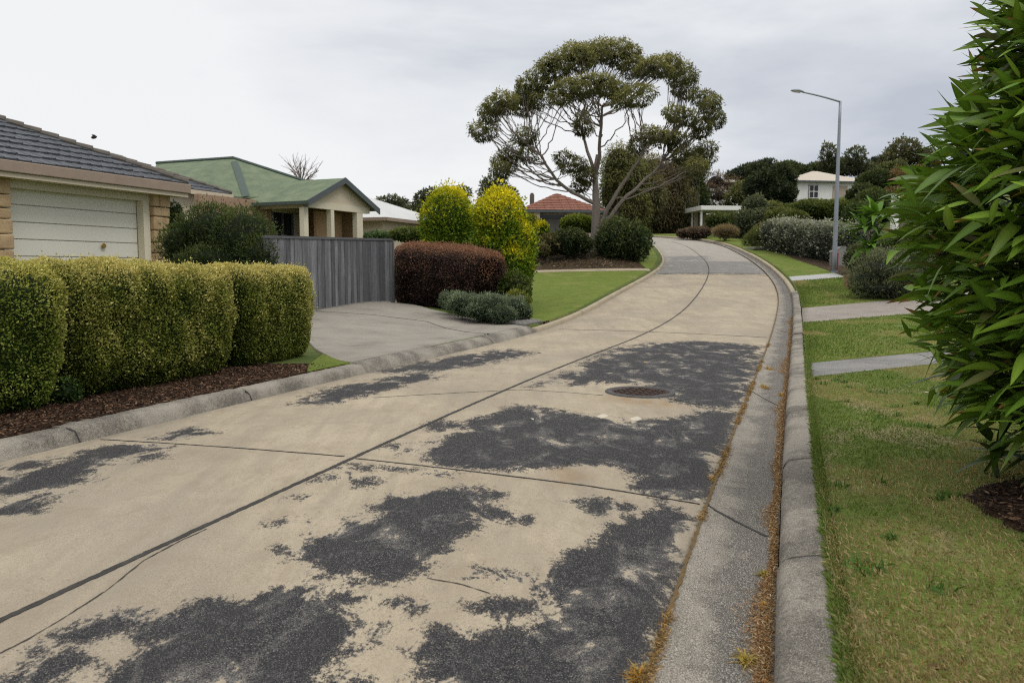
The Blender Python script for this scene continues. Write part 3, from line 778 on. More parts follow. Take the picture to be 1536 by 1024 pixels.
def hedge_mesh(name, path, w, h, n, size, cols, parent, seed=1, lump=.09, power=3.2, mat=None, lightface=None, taper=.12, topfn=None, aspect=.55, fringe=.35, base=.0):
    """clipped hedge: rounded box section swept along path (k,3), round ends; w half width, h height"""
    rng = np.random.default_rng(seed); path = np.asarray(path, float)
    seg = np.concatenate([[0], np.cumsum(np.linalg.norm(np.diff(path, axis=0), axis=1))]); Ltot = seg[-1]
    def frame(s):
        p = np.stack([np.interp(s, seg, path[:, i]) for i in range(3)], -1)
        e = .05; a = np.stack([np.interp(np.clip(s - e, 0, Ltot), seg, path[:, i]) for i in range(3)], -1); b = np.stack([np.interp(np.clip(s + e, 0, Ltot), seg, path[:, i]) for i in range(3)], -1)
        t = b - a; t[:, 2] = 0; t /= np.linalg.norm(t, axis=1)[:, None] + 1e-9
        return p, t, np.stack([t[:, 1], -t[:, 0], 0 * t[:, 0]], -1)
    def surf(s, phi, infl):
        """s along in [-w, L+w]; phi around"""
        over = np.where(s < w * .9, w * .9 - s, np.where(s > Ltot - w * .9, s - (Ltot - w * .9), 0)) / (w * .95)
        over = np.clip(over, 0, 1); endr = (1 - over ** 3.0) ** (1 / 3.0)
        p, t, sd = frame(np.clip(s, 0, Ltot))
        cx = np.sign(np.cos(phi)) * np.abs(np.cos(phi)) ** (2 / power); cz = np.sign(np.sin(phi)) * np.abs(np.sin(phi)) ** (2 / power)
        hh = h if topfn is None else topfn(s / Ltot) * h
        z = (cz * .5 + .5)
        width = w * (1 - taper * (1 - z)) * endr
        topr = 1 - .12 * (1 - endr)
        p = p - t * (np.where(s > Ltot / 2, 1, -1) * over * .26 * (1 - z))[:, None]
        P = p + sd * (cx * width * infl)[:, None]; P[:, 2] += base + (hh * topr - base) * ((z - .5) * infl + .5)
        N = sd * (cx * .8)[:, None] + t * (np.where(s > Ltot / 2, 1, -1) * over ** 1.5)[:, None]
        N[:, 2] += cz * np.abs(cz) ** 2
        N /= np.linalg.norm(N, axis=1)[:, None] + 1e-9
        return P, N, z
    s = rng.random(n) * (Ltot + 0.0); ends = rng.random(n) < .22
    s = np.where(ends & (rng.random(n) < .5), rng.random(n) ** 2 * w * .9, np.where(ends, Ltot - rng.random(n) ** 2 * w * .9, s))
    ph_ = np.linspace(0, 2 * math.pi, 2000); ex = np.sign(np.cos(ph_)) * np.abs(np.cos(ph_)) ** (2 / power) * w; ez = np.sign(np.sin(ph_)) * np.abs(np.sin(ph_)) ** (2 / power) * h * .5
    arc = np.concatenate([[0], np.cumsum(np.hypot(np.diff(ex), np.diff(ez)))])
    phi = np.interp(rng.random(n) * arc[-1], arc, ph_)
    P, N, z = surf(s, phi, 1.0)
    # end discs: pull a share of the leaves in towards the middle line so the ends are closed
    disc = ends & (rng.random(n) < .8)
    Pm, _, _ = surf(s, phi, .05); kk = np.sqrt(rng.random(n))[:, None]
    P = np.where(disc[:, None], Pm + (P - Pm) * kk, P)
    d = (fbm(P, 1.7, 3, seed) - .5) * 2 * lump + (fbm(P, 4.5, 3, seed + 3) - .5) * 2 * lump * .75
    dep = rng.random(n) ** 2 * .10 - (rng.random(n) < .05) * rng.random(n) * size * 2.6
    P = P + N * (d - dep)[:, None]
    K = .14 + .40 * np.clip(z, 0, 1) + fringe * sstep(.80, 1.0, z) + d * 2.2 - dep * 4.0  # yellow top growth, plus painted shade: darker at the foot and in hollows
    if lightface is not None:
        K = K + .28 * np.clip((N * np.array(lightface)).sum(1), -.6, 1)  # side light painted into the leaf colour, paler on faces turned this way
    D = N * .8 + unit(n, rng, .3) * .9; Nf = unit(n, rng, .5) + N * .5
    L = size * (.65 + .7 * rng.random(n))
    V, Fq = leaf_quads(P, D, Nf, L, L * aspect)
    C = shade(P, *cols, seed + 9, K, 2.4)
    # dark core added inside the leaves to block light
    ns, nph = 60, 28
    ss, pp = np.meshgrid(np.linspace(.001, Ltot - .001, ns), np.linspace(0, 2 * math.pi, nph), indexing='ij')
    Pc, Nc, zc = surf(ss.ravel(), pp.ravel(), .93)
    Pc = Pc + Nc * ((fbm(Pc, 1.7, 3, seed) - .5) * 2 * lump - .05)[:, None]
    i = np.arange(ns * nph).reshape(ns, nph)
    Fc = np.stack([i[:-1, :-1], i[1:, :-1], i[1:, 1:], i[:-1, 1:]], -1).reshape(-1, 4)
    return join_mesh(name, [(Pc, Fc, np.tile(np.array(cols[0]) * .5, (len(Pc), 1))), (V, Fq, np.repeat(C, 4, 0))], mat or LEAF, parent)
def stem_mesh(name, base, tips, rad, parent, mat=None, sides=6):
    mb = MB(); base = np.array(base)
    for t in tips:
        t = np.array(t); k = np.linspace(0, 1, 5)[:, None]
        pts = base + (t - base) * k + np.array([0, 0, .12 * np.linalg.norm(t - base)]) * (k * (1 - k))
        mb.tube(pts, np.linspace(rad, rad * .35, 5), sides)
    return mb.build(name, mat or BARK_DARK, parent, smooth=True)
def px_blob(px, py, Y, rx, ry, rd=None):
    s = Y / FPX
    return (at(px, py, Y), np.array([rx * s, (rd if rd else (rx + ry) / 2) * s, ry * s]))
def shrub(name, label, cat, blobs, n, size, cols, base=None, group=None, stems=3, rad=.04, foliage='foliage', **k):
    c = np.mean([b[0] for b in blobs], 0)
    if base is None: base = np.array([c[0], c[1], float(G(c[0], c[1]))])
    t = thing(name, base, label, cat, group)
    blobs_foliage(foliage, blobs, n, size, cols, t, **k)
    bs = sorted(blobs, key=lambda b: -b[0][2])[:stems] if len(blobs) > 1 else [(blobs[0][0] + np.array([dx * blobs[0][1][0] * .4, 0, 0]), 0) for dx in np.linspace(-1, 1, stems)]
    stem_mesh('stem', base - np.array([0, 0, .05]), [b[0] for b in bs], rad, t)
    return t

# ---- clipped hedge on the left: three bushes grown together
H_COL = ((.026, .050, .008), (.175, .20, .034), (.56, .49, .18))
H_GREEN = ((.026, .052, .008), (.145, .195, .028), (.48, .44, .13))
hz = lambda x, y: np.array([x, y, float(G(x, y)) - .03])
def hp(*pts): return [hz(*p) for p in pts]
# front foot line of the hedge, then shifted back by the half width
f0 = hitG(-130, 700)[:2]; f1 = hitG(0, 630)[:2]; f2 = hitG(105, 612)[:2]; f3 = hitG(330, 562)[:2]; f4 = hitG(478, 532)[:2]
dirh = (f4 - f1) / np.linalg.norm(f4 - f1); nh = np.array([-dirh[1], dirh[0]])
def hpath(a, b, w, n=7): 
    return [hz(*(a + (b - a) * k + nh * w * .86)) for k in np.linspace(0, 1, n)]
HT = 1.575
def hedge_thing(a, b, w, h, n, label, seed, cols, **k):
    pth = hpath(np.array(a), np.array(b), w)
    mid = pth[len(pth) // 2]
    t = thing('hedge', mid, label, 'hedge', 'clipped hedge bushes along the left kerb')
    hedge_mesh('foliage', pth, w, h, n, .030, cols, t, seed, lightface=(.75, .55, .2), **k)
    stem_mesh('stem', mid - np.array([0, 0, .1]), [pth[0] + [0, 0, h * .6], pth[-1] + [0, 0, h * .6], mid + [0, 0, h * .8]], .05, t)
fA = f1 - dirh * 2.6
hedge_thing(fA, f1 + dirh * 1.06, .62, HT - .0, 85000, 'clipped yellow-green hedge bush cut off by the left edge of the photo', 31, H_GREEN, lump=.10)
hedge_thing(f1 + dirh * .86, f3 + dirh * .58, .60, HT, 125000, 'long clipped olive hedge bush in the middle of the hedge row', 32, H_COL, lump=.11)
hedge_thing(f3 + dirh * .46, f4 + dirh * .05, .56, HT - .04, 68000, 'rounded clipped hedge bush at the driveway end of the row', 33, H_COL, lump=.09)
# low green sprouts at the foot of the hedge
for (px, py, r) in ((98, 590, .17),):
    p = hitG(px, py + 14)
    shrub('seedling', 'small bright green sprout at the hedge foot' if r < .15 else 'small dark green seedling bush between two hedge bushes', 'seedling', [(p + [0, 0, r * .7], np.array([r, r, r]))], 900, .035, ((.02, .04, .01), (.05, .09, .02), (.10, .15, .035)), base=p, rad=.008)

# ---- purple hedge, yellow shrubs, grey ground cover
PUR = ((.024, .015, .012), (.115, .070, .056), (.30, .155, .10))
q0 = hitG(596, 455); q1 = hitG(752, 478)
YP = 23.5
pp0 = at(614, 440, 26.0)[:2]; pp1 = at(735, 445, 23.1)[:2]
path = [hz(*(pp0 + (pp1 - pp0) * k)) for k in np.linspace(0, 1, 6)]
t = thing('hedge', path[2], 'rounded dark purple clipped hedge beside the timber gate', 'hedge')
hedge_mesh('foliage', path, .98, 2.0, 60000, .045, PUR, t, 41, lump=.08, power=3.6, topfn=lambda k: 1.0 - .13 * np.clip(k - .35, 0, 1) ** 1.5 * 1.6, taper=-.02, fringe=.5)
stem_mesh('stem', path[2] - [0, 0, .1], [p + [0, 0, 1.1] for p in path[::2]], .05, t)
YEL = ((.030, .068, .006), (.12, .205, .014), (.76, .66, .020))
def yshrub(label, blobs, n, seed):
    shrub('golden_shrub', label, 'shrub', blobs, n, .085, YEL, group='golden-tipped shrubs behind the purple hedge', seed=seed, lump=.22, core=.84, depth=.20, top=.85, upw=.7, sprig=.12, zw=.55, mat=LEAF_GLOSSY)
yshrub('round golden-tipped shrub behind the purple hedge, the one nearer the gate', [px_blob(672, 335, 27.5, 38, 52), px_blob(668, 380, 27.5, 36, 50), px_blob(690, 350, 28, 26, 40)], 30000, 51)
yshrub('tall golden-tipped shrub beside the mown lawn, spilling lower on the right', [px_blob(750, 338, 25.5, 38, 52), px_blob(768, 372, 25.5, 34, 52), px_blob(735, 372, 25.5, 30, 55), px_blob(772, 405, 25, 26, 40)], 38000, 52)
shrub('dark_shrub', 'dark green low shrub under the tall golden shrub at the lawn edge', 'shrub', [px_blob(772, 430, 23.5, 24, 22), px_blob(780, 448, 23, 16, 18)], 3500, .07, ((.018, .030, .008), (.05, .075, .016), (.12, .15, .03)), seed=53)
shrub('yellow_tuft', 'yellowish leafy tuft between grey ground cover and lawn', 'shrub', [px_blob(775, 452, 22, 18, 14)], 900, .10, ((.03, .045, .008), (.11, .13, .025), (.25, .25, .05)), seed=54, core=.6, upw=1.2, aspect=.3)
GRY = ((.030, .046, .026), (.095, .130, .075), (.235, .275, .185))
shrub('ground_cover', 'grey-green low spreading shrub in front of the purple hedge', 'shrub',
      [px_blob(700, 457, 20.8, 26, 17), px_blob(733, 460, 20.4, 28, 20), px_blob(768, 463, 20.8, 24, 18), px_blob(680, 450, 21.6, 20, 13), px_blob(752, 471, 20.0, 22, 13), px_blob(716, 467, 20.2, 20, 11), px_blob(786, 468, 20.8, 12, 12)], 17000, .06, GRY, seed=55, lump=.38, sprig=.25, upw=.6, aspect=.32)
shrub('dark_bush', 'wide dark green bush in front of the sandstone garage', 'bush',
      [px_blob(318, 352, 19.2, 48, 48), px_blob(362, 362, 18.8, 48, 46), px_blob(282, 370, 19.2, 40, 36), px_blob(385, 385, 18.4, 28, 34), px_blob(330, 392, 18.6, 70, 28)], 30000, .075, ((.020, .032, .012), (.055, .080, .026), (.145, .170, .055)), seed=56, lump=.30, sprig=.18, upw=.9, aspect=.28, depth=.35)
shrub('dark_bush', 'narrow dark green shrub between sandstone pillar and wide bush', 'bush', [px_blob(262, 335, 25, 11, 30)], 2500, .08, ((.014, .022, .010), (.035, .052, .022), (.085, .105, .05)), seed=57, base=np.array([at(262, 360, 25)[0], 25, float(G(at(262, 360, 25)[0], 25))]), stems=1)

# ---- the gum tree
def gum_tree():
    rng = np.random.default_rng(77); Y0 = 44.0
    base = TREE.copy(); base[2] = float(G(base[0], base[1])) - .1
    zc = lambda x, y, a, b: (700 + x / 3.7925, 50 + y / 3.7925, a / 3.7925, b / 3.7925)
    top = [(800,100,120,50),(700,120,90,58),(600,140,90,66),(500,200,80,66),(440,260,70,58),(350,310,66,66),(320,390,56,66),(200,400,70,52),(130,450,48,48),(105,545,52,58),(900,130,85,55),(960,190,66,44),(1060,200,78,46),(1140,170,68,55),(1220,225,66,58),(1250,290,56,55),(1360,365,58,44),(1405,420,44,55),(1412,490,34,34)]
    mid = [(740,285,105,46),(620,315,88,46),(540,345,58,36),(850,315,66,36),(980,345,56,52),(900,370,44,34),(420,380,50,34)]
    low = [(1240,480,56,44),(1330,530,36,46),(1180,450,34,26),(660,520,20,55),(320,580,46,34),(1050,570,66,28),(1160,595,74,34),(980,625,36,34),(220,720,54,44),(190,770,36,26),(270,665,26,24),(335,700,26,20),(1260,690,54,34),(1340,715,44,50),(1300,760,44,34),(1375,650,18,34),(610,750,74,38),(680,800,44,44),(560,715,34,24),(640,865,26,18)]
    blobs = []
    for grp, dd in ((top, 2.2), (mid, 2.6), (low, 1.8)):
        for b in grp:
            px, py, rx, ry = zc(*b); Yb = Y0 + (rng.random() * 2 - 1) * dd + (-1.8 if grp is mid else .4)
            blobs.append(px_blob(px, py, Yb, rx * 1.0, ry * .95, (rx + ry) * .55))
    def px3(lst): return [at(x, y, Y0 + dy) for x, y, dy in lst]
    # trunk and main limbs traced from the photo, with their spread in depth
    seeds, par = [], []
    def limb(pts, parent):
        i0 = parent
        P = np.array(pts); s = np.concatenate([[0], np.cumsum(np.linalg.norm(np.diff(P, axis=0), axis=1))])
        m = max(2, int(s[-1] / .45)); out = []
        for k in np.linspace(0, s[-1], m)[(1 if parent >= 0 else 0):]:
            seeds.append(np.array([np.interp(k, s, P[:, j]) for j in range(3)])); par.append(i0); i0 = len(seeds) - 1; out.append(i0)
        return out
    tr = limb(np.vstack([[base], px3([(893, 360, 0), (894, 335, 0), (894, 300, 0), (893, 262, .1), (895, 232, .2)])]), -1)
    n_at = lambda py: min(tr, key=lambda i: abs(seeds[i][2] - at(893, py, Y0)[2]))
    a = n_at(345)
    l1 = limb(np.vstack([[seeds[a]], px3([(905, 325, -.3), (925, 290, -.6), (944, 260, -.9), (962, 232, -1.2), (975, 215, -1.5)])]), a)
    l2 = limb(np.vstack([[seeds[a]], px3([(908, 332, .4), (935, 300, .9), (962, 275, 1.4), (985, 255, 1.7), (1002, 230, 2.0)])]), a)
    b_ = n_at(300)
    l3 = limb(np.vstack([[seeds[b_]], px3([(865, 292, -.3), (842, 275, -.6), (822, 252, -1.), (810, 232, -1.3), (790, 215, -1.6)])]), b_)
    c_ = n_at(262)
    l4 = limb(np.vstack([[seeds[c_]], px3([(882, 228, .8), (874, 200, 1.4), (868, 180, 1.8)])]), c_)
    l5 = limb(np.vstack([[seeds[c_]], px3([(902, 215, -.8), (902, 180, -1.2), (903, 160, -1.4)])]), c_)
    t = thing('gum_tree', base, 'tall spreading gum tree with umbrella crown on the mound', 'tree')
    nt_ = len(tr)
    root = {i: .31 - .26 * (k / nt_) ** 1.15 for k, i in enumerate(tr)}
    root[tr[0]] = .50; root[tr[1]] = .42
    for L_, r0, r1 in ((l1, .13, .05), (l2, .12, .05), (l3, .10, .045), (l4, .10, .045), (l5, .11, .05)):
        for k, i in enumerate(L_): root[i] = r0 + (r1 - r0) * k / len(L_)
    S = np.array(seeds); rad = np.array([root[i] for i in range(len(S))])
    mb = MB()
    for L_, p0 in ((tr, None), (l1, a), (l2, a), (l3, b_), (l4, c_), (l5, c_)):
        idx = ([p0] if p0 is not None else []) + L_
        r_ = rad[idx].copy()
        if p0 is not None: r_[0] = r_[1] * 1.1
        P = S[idx] + rng.normal(0, .035, (len(idx), 3)) * (np.arange(len(idx)) > 0)[:, None]
        mb.tube(P, r_, 10, cap=False)
    puffs = []
    limbs = np.array(tr[int(nt_ * .45):] + l1[2:] + l2[2:] + l3[2:] + l4 + l5)
    def bez(p0, p1, p2, p3, n):
        k = np.linspace(0, 1, n)[:, None]
        return (1 - k) ** 3 * p0 + 3 * k * (1 - k) ** 2 * p1 + 3 * k ** 2 * (1 - k) * p2 + k ** 3 * p3
    for (c, r) in blobs:
        nb = 3 + int(r.mean() > .55) + int(r.mean() > .75)
        for q in range(nb):
            end = c + unit(1, rng)[0] * r * np.array([.6, .6, .45])
            v = end - S[limbs]; dist = np.linalg.norm(v, axis=1); elev = v[:, 2] / dist
            score = dist * (1 + 2.2 * np.clip(.50 - elev, 0, 2)) + rng.random(len(limbs)) * 1.6
            k = limbs[score.argmin()]; p0 = S[k]; d = end - p0; Ld = np.linalg.norm(d)
            bow = np.array([d[0] * .10, d[1] * .10, -.10 * Ld])
            pts = bez(p0, p0 + d * .33 + bow + rng.normal(0, .06 * Ld, 3) * .5, p0 + d * .68 + bow * .6 + rng.normal(0, .05 * Ld, 3) * .5, end, 14)
            pts[1:-1] += rng.normal(0, .018 * Ld ** .6, (12, 3))
            r0 = min(rad[k] * .6, .012 + .0062 * Ld)
            mb.tube(pts, np.linspace(r0, .014, 14), 6, cap=False)
            for f in range(4):
                m_ = 6 + f * 2; e2 = c + unit(1, rng)[0] * r * .9; pm = pts[m_]
                if np.linalg.norm(e2 - pm) > .55 * Ld + .8: e2 = pm + (e2 - pm) * .6
                puffs.append((e2, np.array([.34, .34, .24]) * rng.uniform(.6, 1.3)))
                mb.tube(bez(pm, pm + (pts[m_ + 1] - pm) * 2, e2 - [0, 0, .15], e2, 6), np.linspace(.017, .007, 6), 4, cap=False)
    mb.build('trunk', mat_plain('gum_bark', (.26, .22, .185), (.12, .10, .085), .85, 2.5, 22, .5, stretch=(3, 3, .6)), t, smooth=True)
    GUM = ((.050, .055, .020), (.145, .148, .052), (.30, .285, .105))
    fine = []
    for c, r in blobs:                      # break every mass into a handful of tufts of uneven size
        for q in range(5 if r.mean() > .45 else 3):
            u = unit(1, rng)[0]; k = rng.uniform(.42, .70)
            fine.append((c + u * r * rng.uniform(.35, .85) + [0, 0, .06], r * k * np.array([1.1, 1.1, .9])))
    for (c, r) in blobs:
        fine.append((c, r * np.array([.98, .98, .92])))
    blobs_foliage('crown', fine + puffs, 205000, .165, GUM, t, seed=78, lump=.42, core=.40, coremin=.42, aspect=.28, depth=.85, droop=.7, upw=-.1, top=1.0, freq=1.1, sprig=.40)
    return t
gum_tree()
# ================================================================== BUILDINGS, GATE, LAMP AND SMALL THINGS
DV = np.array([.342, .94, 0]); NV = np.array([.94, -.342, 0]); UP = np.array([0, 0, 1.])
M_CREAM = mat_plain('render_cream', (.66, .60, .465), (.58, .525, .40), .85, 1.2, 60, .08)
M_DOORPAINT = mat_plain('door_paint', (.72, .69, .60), (.67, .64, .555), .55, .8, 90, .04)
M_GROOVE = mat_plain('door_groove', (.44, .42, .365), None, .8, 2, 50, .05)
M_FASCIA = mat_plain('fascia_tan', (.33, .255, .195), (.26, .20, .155), .7, 3, 40, .08)
M_TRIM = mat_plain('trim_cream', (.60, .52, .39), (.54, .46, .34), .7, 2, 60, .05)
M_BRASS = mat_plain('brass', (.42, .27, .10), (.30, .18, .06), .4, 20, 80, .05, .6)
M_TILE = mat_plain('tile_grey', (.118, .126, .140), (.058, .062, .070), .75, 5, 60, .35)
M_CAP = mat_plain('ridge_cap', (.145, .125, .105), (.085, .08, .065), .85, 4, 40, .4)
M_GREENROOF = mat_plain('roof_green', (.180, .215, .130), (.080, .110, .070), .9, 1.6, 14, .5)
M_GREENDARK = mat_plain('roof_green_dark', (.075, .10, .085), (.05, .07, .06), .7, 3, 30, .1)
M_BRICKTAN = mat_plain('brick_tan', (.36, .235, .165), (.29, .19, .135), .9, 4, 50, .3)
M_RENDER_TAN = mat_plain('render_ochre', (.43, .29, .16), (.37, .245, .135), .9, 2, 50, .1)
M_GLASS = mat_plain('window_dark', (.018, .020, .024), (.03, .034, .04), .12, 1, 5, 0)
M_SLATE = mat_plain('barge_slate', (.10, .115, .12), (.08, .09, .095), .6, 3, 30, .05)
M_WHITE = mat_plain('white_paint', (.80, .79, .75), (.70, .69, .66), .7, 1.5, 40, .05)
M_METALROOF = mat_plain('roof_pale_metal', (.56, .56, .54), (.46, .46, .45), .55, 1.2, 20, .05)
M_REDTILE = mat_plain('roof_red_tile', (.30, .13, .085), (.18, .082, .058), .85, 2.5, 14, .5)
M_WALLGREY = mat_plain('wall_grey_beige', (.44, .36, .28), (.37, .30, .235), .9, 2, 40, .1)
M_STEEL = mat_plain('lamp_steel', (.29, .315, .35), (.245, .265, .30), .5, 2, 50, .03, .25)
M_RED = mat_plain('red_paint', (.36, .02, .025), (.27, .018, .02), .5, 4, 40, .05)
M_TIMBER = mat_plain('post_timber', (.30, .19, .10), (.18, .115, .065), .85, 6, 40, .3, stretch=(1, 1, .25))
M_RUST = mat_plain('rusty_iron', (.065, .036, .025), (.035, .022, .018), .75, 12, 90, .5)
M_IRON = mat_plain('iron_dark', (.055, .055, .056), (.10, .095, .088), .65, 14, 120, .4, .3)
def mat_stone():
    m, nt, b = new_mat('sandstone'); p = pos(nt)
    n1 = noise(nt, 2.2, 6, .65, p, .6); n2 = noise(nt, 26, 4, .7, p)
    c = mix(nt, ramp(nt, n1, [(.34, 0.), (.66, 1.)]), (.50, .36, .20), (.33, .22, .12))
    c = mix(nt, ramp(nt, n2, [(.5, 0.), (.75, .5)]), c, (.25, .17, .09))
    nt.links.new(c, b.inputs['Base Color']); b.inputs['Roughness'].default_value = .9
    bump(nt, b, n2, .6, .02); return m
M_STONE = mat_stone()
def mat_boards():
    m, nt, b = new_mat('weathered_boards'); p = pos(nt)
    mp = nd(nt, 'ShaderNodeMapping'); mp.inputs['Scale'].default_value = (3.2, 3.2, .35); nt.links.new(p, mp.inputs['Vector'])
    n1 = noise(nt, 2.4, 5, .6, mp.outputs[0]); n2 = noise(nt, 18, 4, .7, mp.outputs[0])
    r = attr(nt, 'col')
    k = math_(nt, 'ADD', math_(nt, 'MULTIPLY', n1, .5), math_(nt, 'ADD', math_(nt, 'MULTIPLY', n2, .42), math_(nt, 'MULTIPLY', r, .22)))
    c = ramp(nt, k, [(.32, (.036, .037, .040)), (.52, (.085, .087, .092)), (.66, (.15, .152, .158)), (.82, (.31, .315, .32))])
    nt.links.new(c, b.inputs['Base Color']); b.inputs['Roughness'].default_value = .85
    bump(nt, b, n2, .35, .01); return m

def wall_quad(mb, p0, p1, z0, z1, thick, inward):
    p0 = np.array(p0); p1 = np.array(p1)
    d = (p1 - p0); L = np.linalg.norm(d); d = d / L
    c = (p0 + p1) / 2 + inward * thick / 2; c[2] = (z0 + z1) / 2
    mb.box(c, d * L / 2, inward * thick / 2, UP * (z1 - z0) / 2)
def tile_slope(mb, e0, e1, h0, h1, rows, thick=.035, jit=.004, seed=0, tilew=.34):
    """overlapping courses between eave e0-e1 and upper edge h0-h1"""
    rng = np.random.default_rng(seed); e0, e1, h0, h1 = map(np.array, (e0, e1, h0, h1))
    nrm = np.cross(e1 - e0, h0 - e0); nrm /= np.linalg.norm(nrm); nrm = nrm if nrm[2] > 0 else -nrm
    for r in range(rows):
        a, b = r / rows, min((r + 1.16) / rows, 1)
        A0, A1 = e0 + (h0 - e0) * a, e1 + (h1 - e1) * a; B0, B1 = e0 + (h0 - e0) * b, e1 + (h1 - e1) * b
        L = np.linalg.norm(A1 - A0); n = max(1, int(L / tilew)); off = (r % 2) * .5
        ks = [0] + [(i + off) / n for i in range(0 if off else 1, n) if 0 < (i + off) / n < 1] + [1]
        for i in range(len(ks) - 1):
            k0, k1 = ks[i] + .012 / n, ks[i + 1] - .012 / n
            up0 = nrm * (thick + rng.random() * .012 + jit * rng.normal()); upb = nrm * .004
            q = [A0 + (A1 - A0) * k0, A0 + (A1 - A0) * k1, B0 + (B1 - B0) * k1, B0 + (B1 - B0) * k0]
            top = [q[0] + up0, q[1] + up0, q[2] + upb, q[3] + upb]
            mb.add([q[0], q[1]] + top, [(2, 3, 4, 5), (0, 1, 3, 2), (0, 2, 5), (1, 4, 3)])
            # a raised roll along each tile's side, as on pan tiles
            w_ = .16
            l0 = top[0] + (top[1] - top[0]) * w_; l1 = top[3] + (top[2] - top[3]) * w_
            cr0 = (top[0] + l0) / 2 + nrm * .022; cr1 = (top[3] + l1) / 2 + nrm * .018
            mb.add([top[0] + nrm * .001, cr0, l0 + nrm * .001, top[3] + nrm * .001, cr1, l1 + nrm * .001], [(0, 1, 4, 3), (1, 2, 5, 4), (0, 2, 1)])
def cap_line(mb, a, b, n, r=.11, lift=.03):
    a = np.array(a); b = np.array(b); d = (b - a) / n
    for i in range(n):
        p0 = a + d * i + UP * lift; p1 = a + d * (i + 1.12) + UP * (lift + .0)
        mb.tube([p0 + UP * .03, p0 + (p1 - p0) * .5 + UP * .015, p1], [r, r * .92, r * .78], 8)
def hip_roof(corner, la, lb, over, z, pitch, da=None, db=None):
    """rectangle: corner, +da*la, +db*lb ; returns eave corners and ridge ends (ridge along the longer side)"""
    da = -DV if da is None else da; db = -NV if db is None else db
    c = np.array(corner); c[2] = z
    E = [c - da * over - db * over, c + da * (la + over) - db * over, c + da * (la + over) + db * (lb + over), c - da * over + db * (lb + over)]
    A_, B_ = la + 2 * over, lb + 2 * over; h = min(A_, B_) / 2; rise = h * math.tan(pitch)
    if A_ >= B_: R = [E[0] + da * h + db * h + UP * rise, E[1] - da * h + db * h + UP * rise]
    else: R = [E[0] + da * h + db * h + UP * rise, E[3] + da * h - db * h + UP * rise]
    return E, R, A_ >= B_

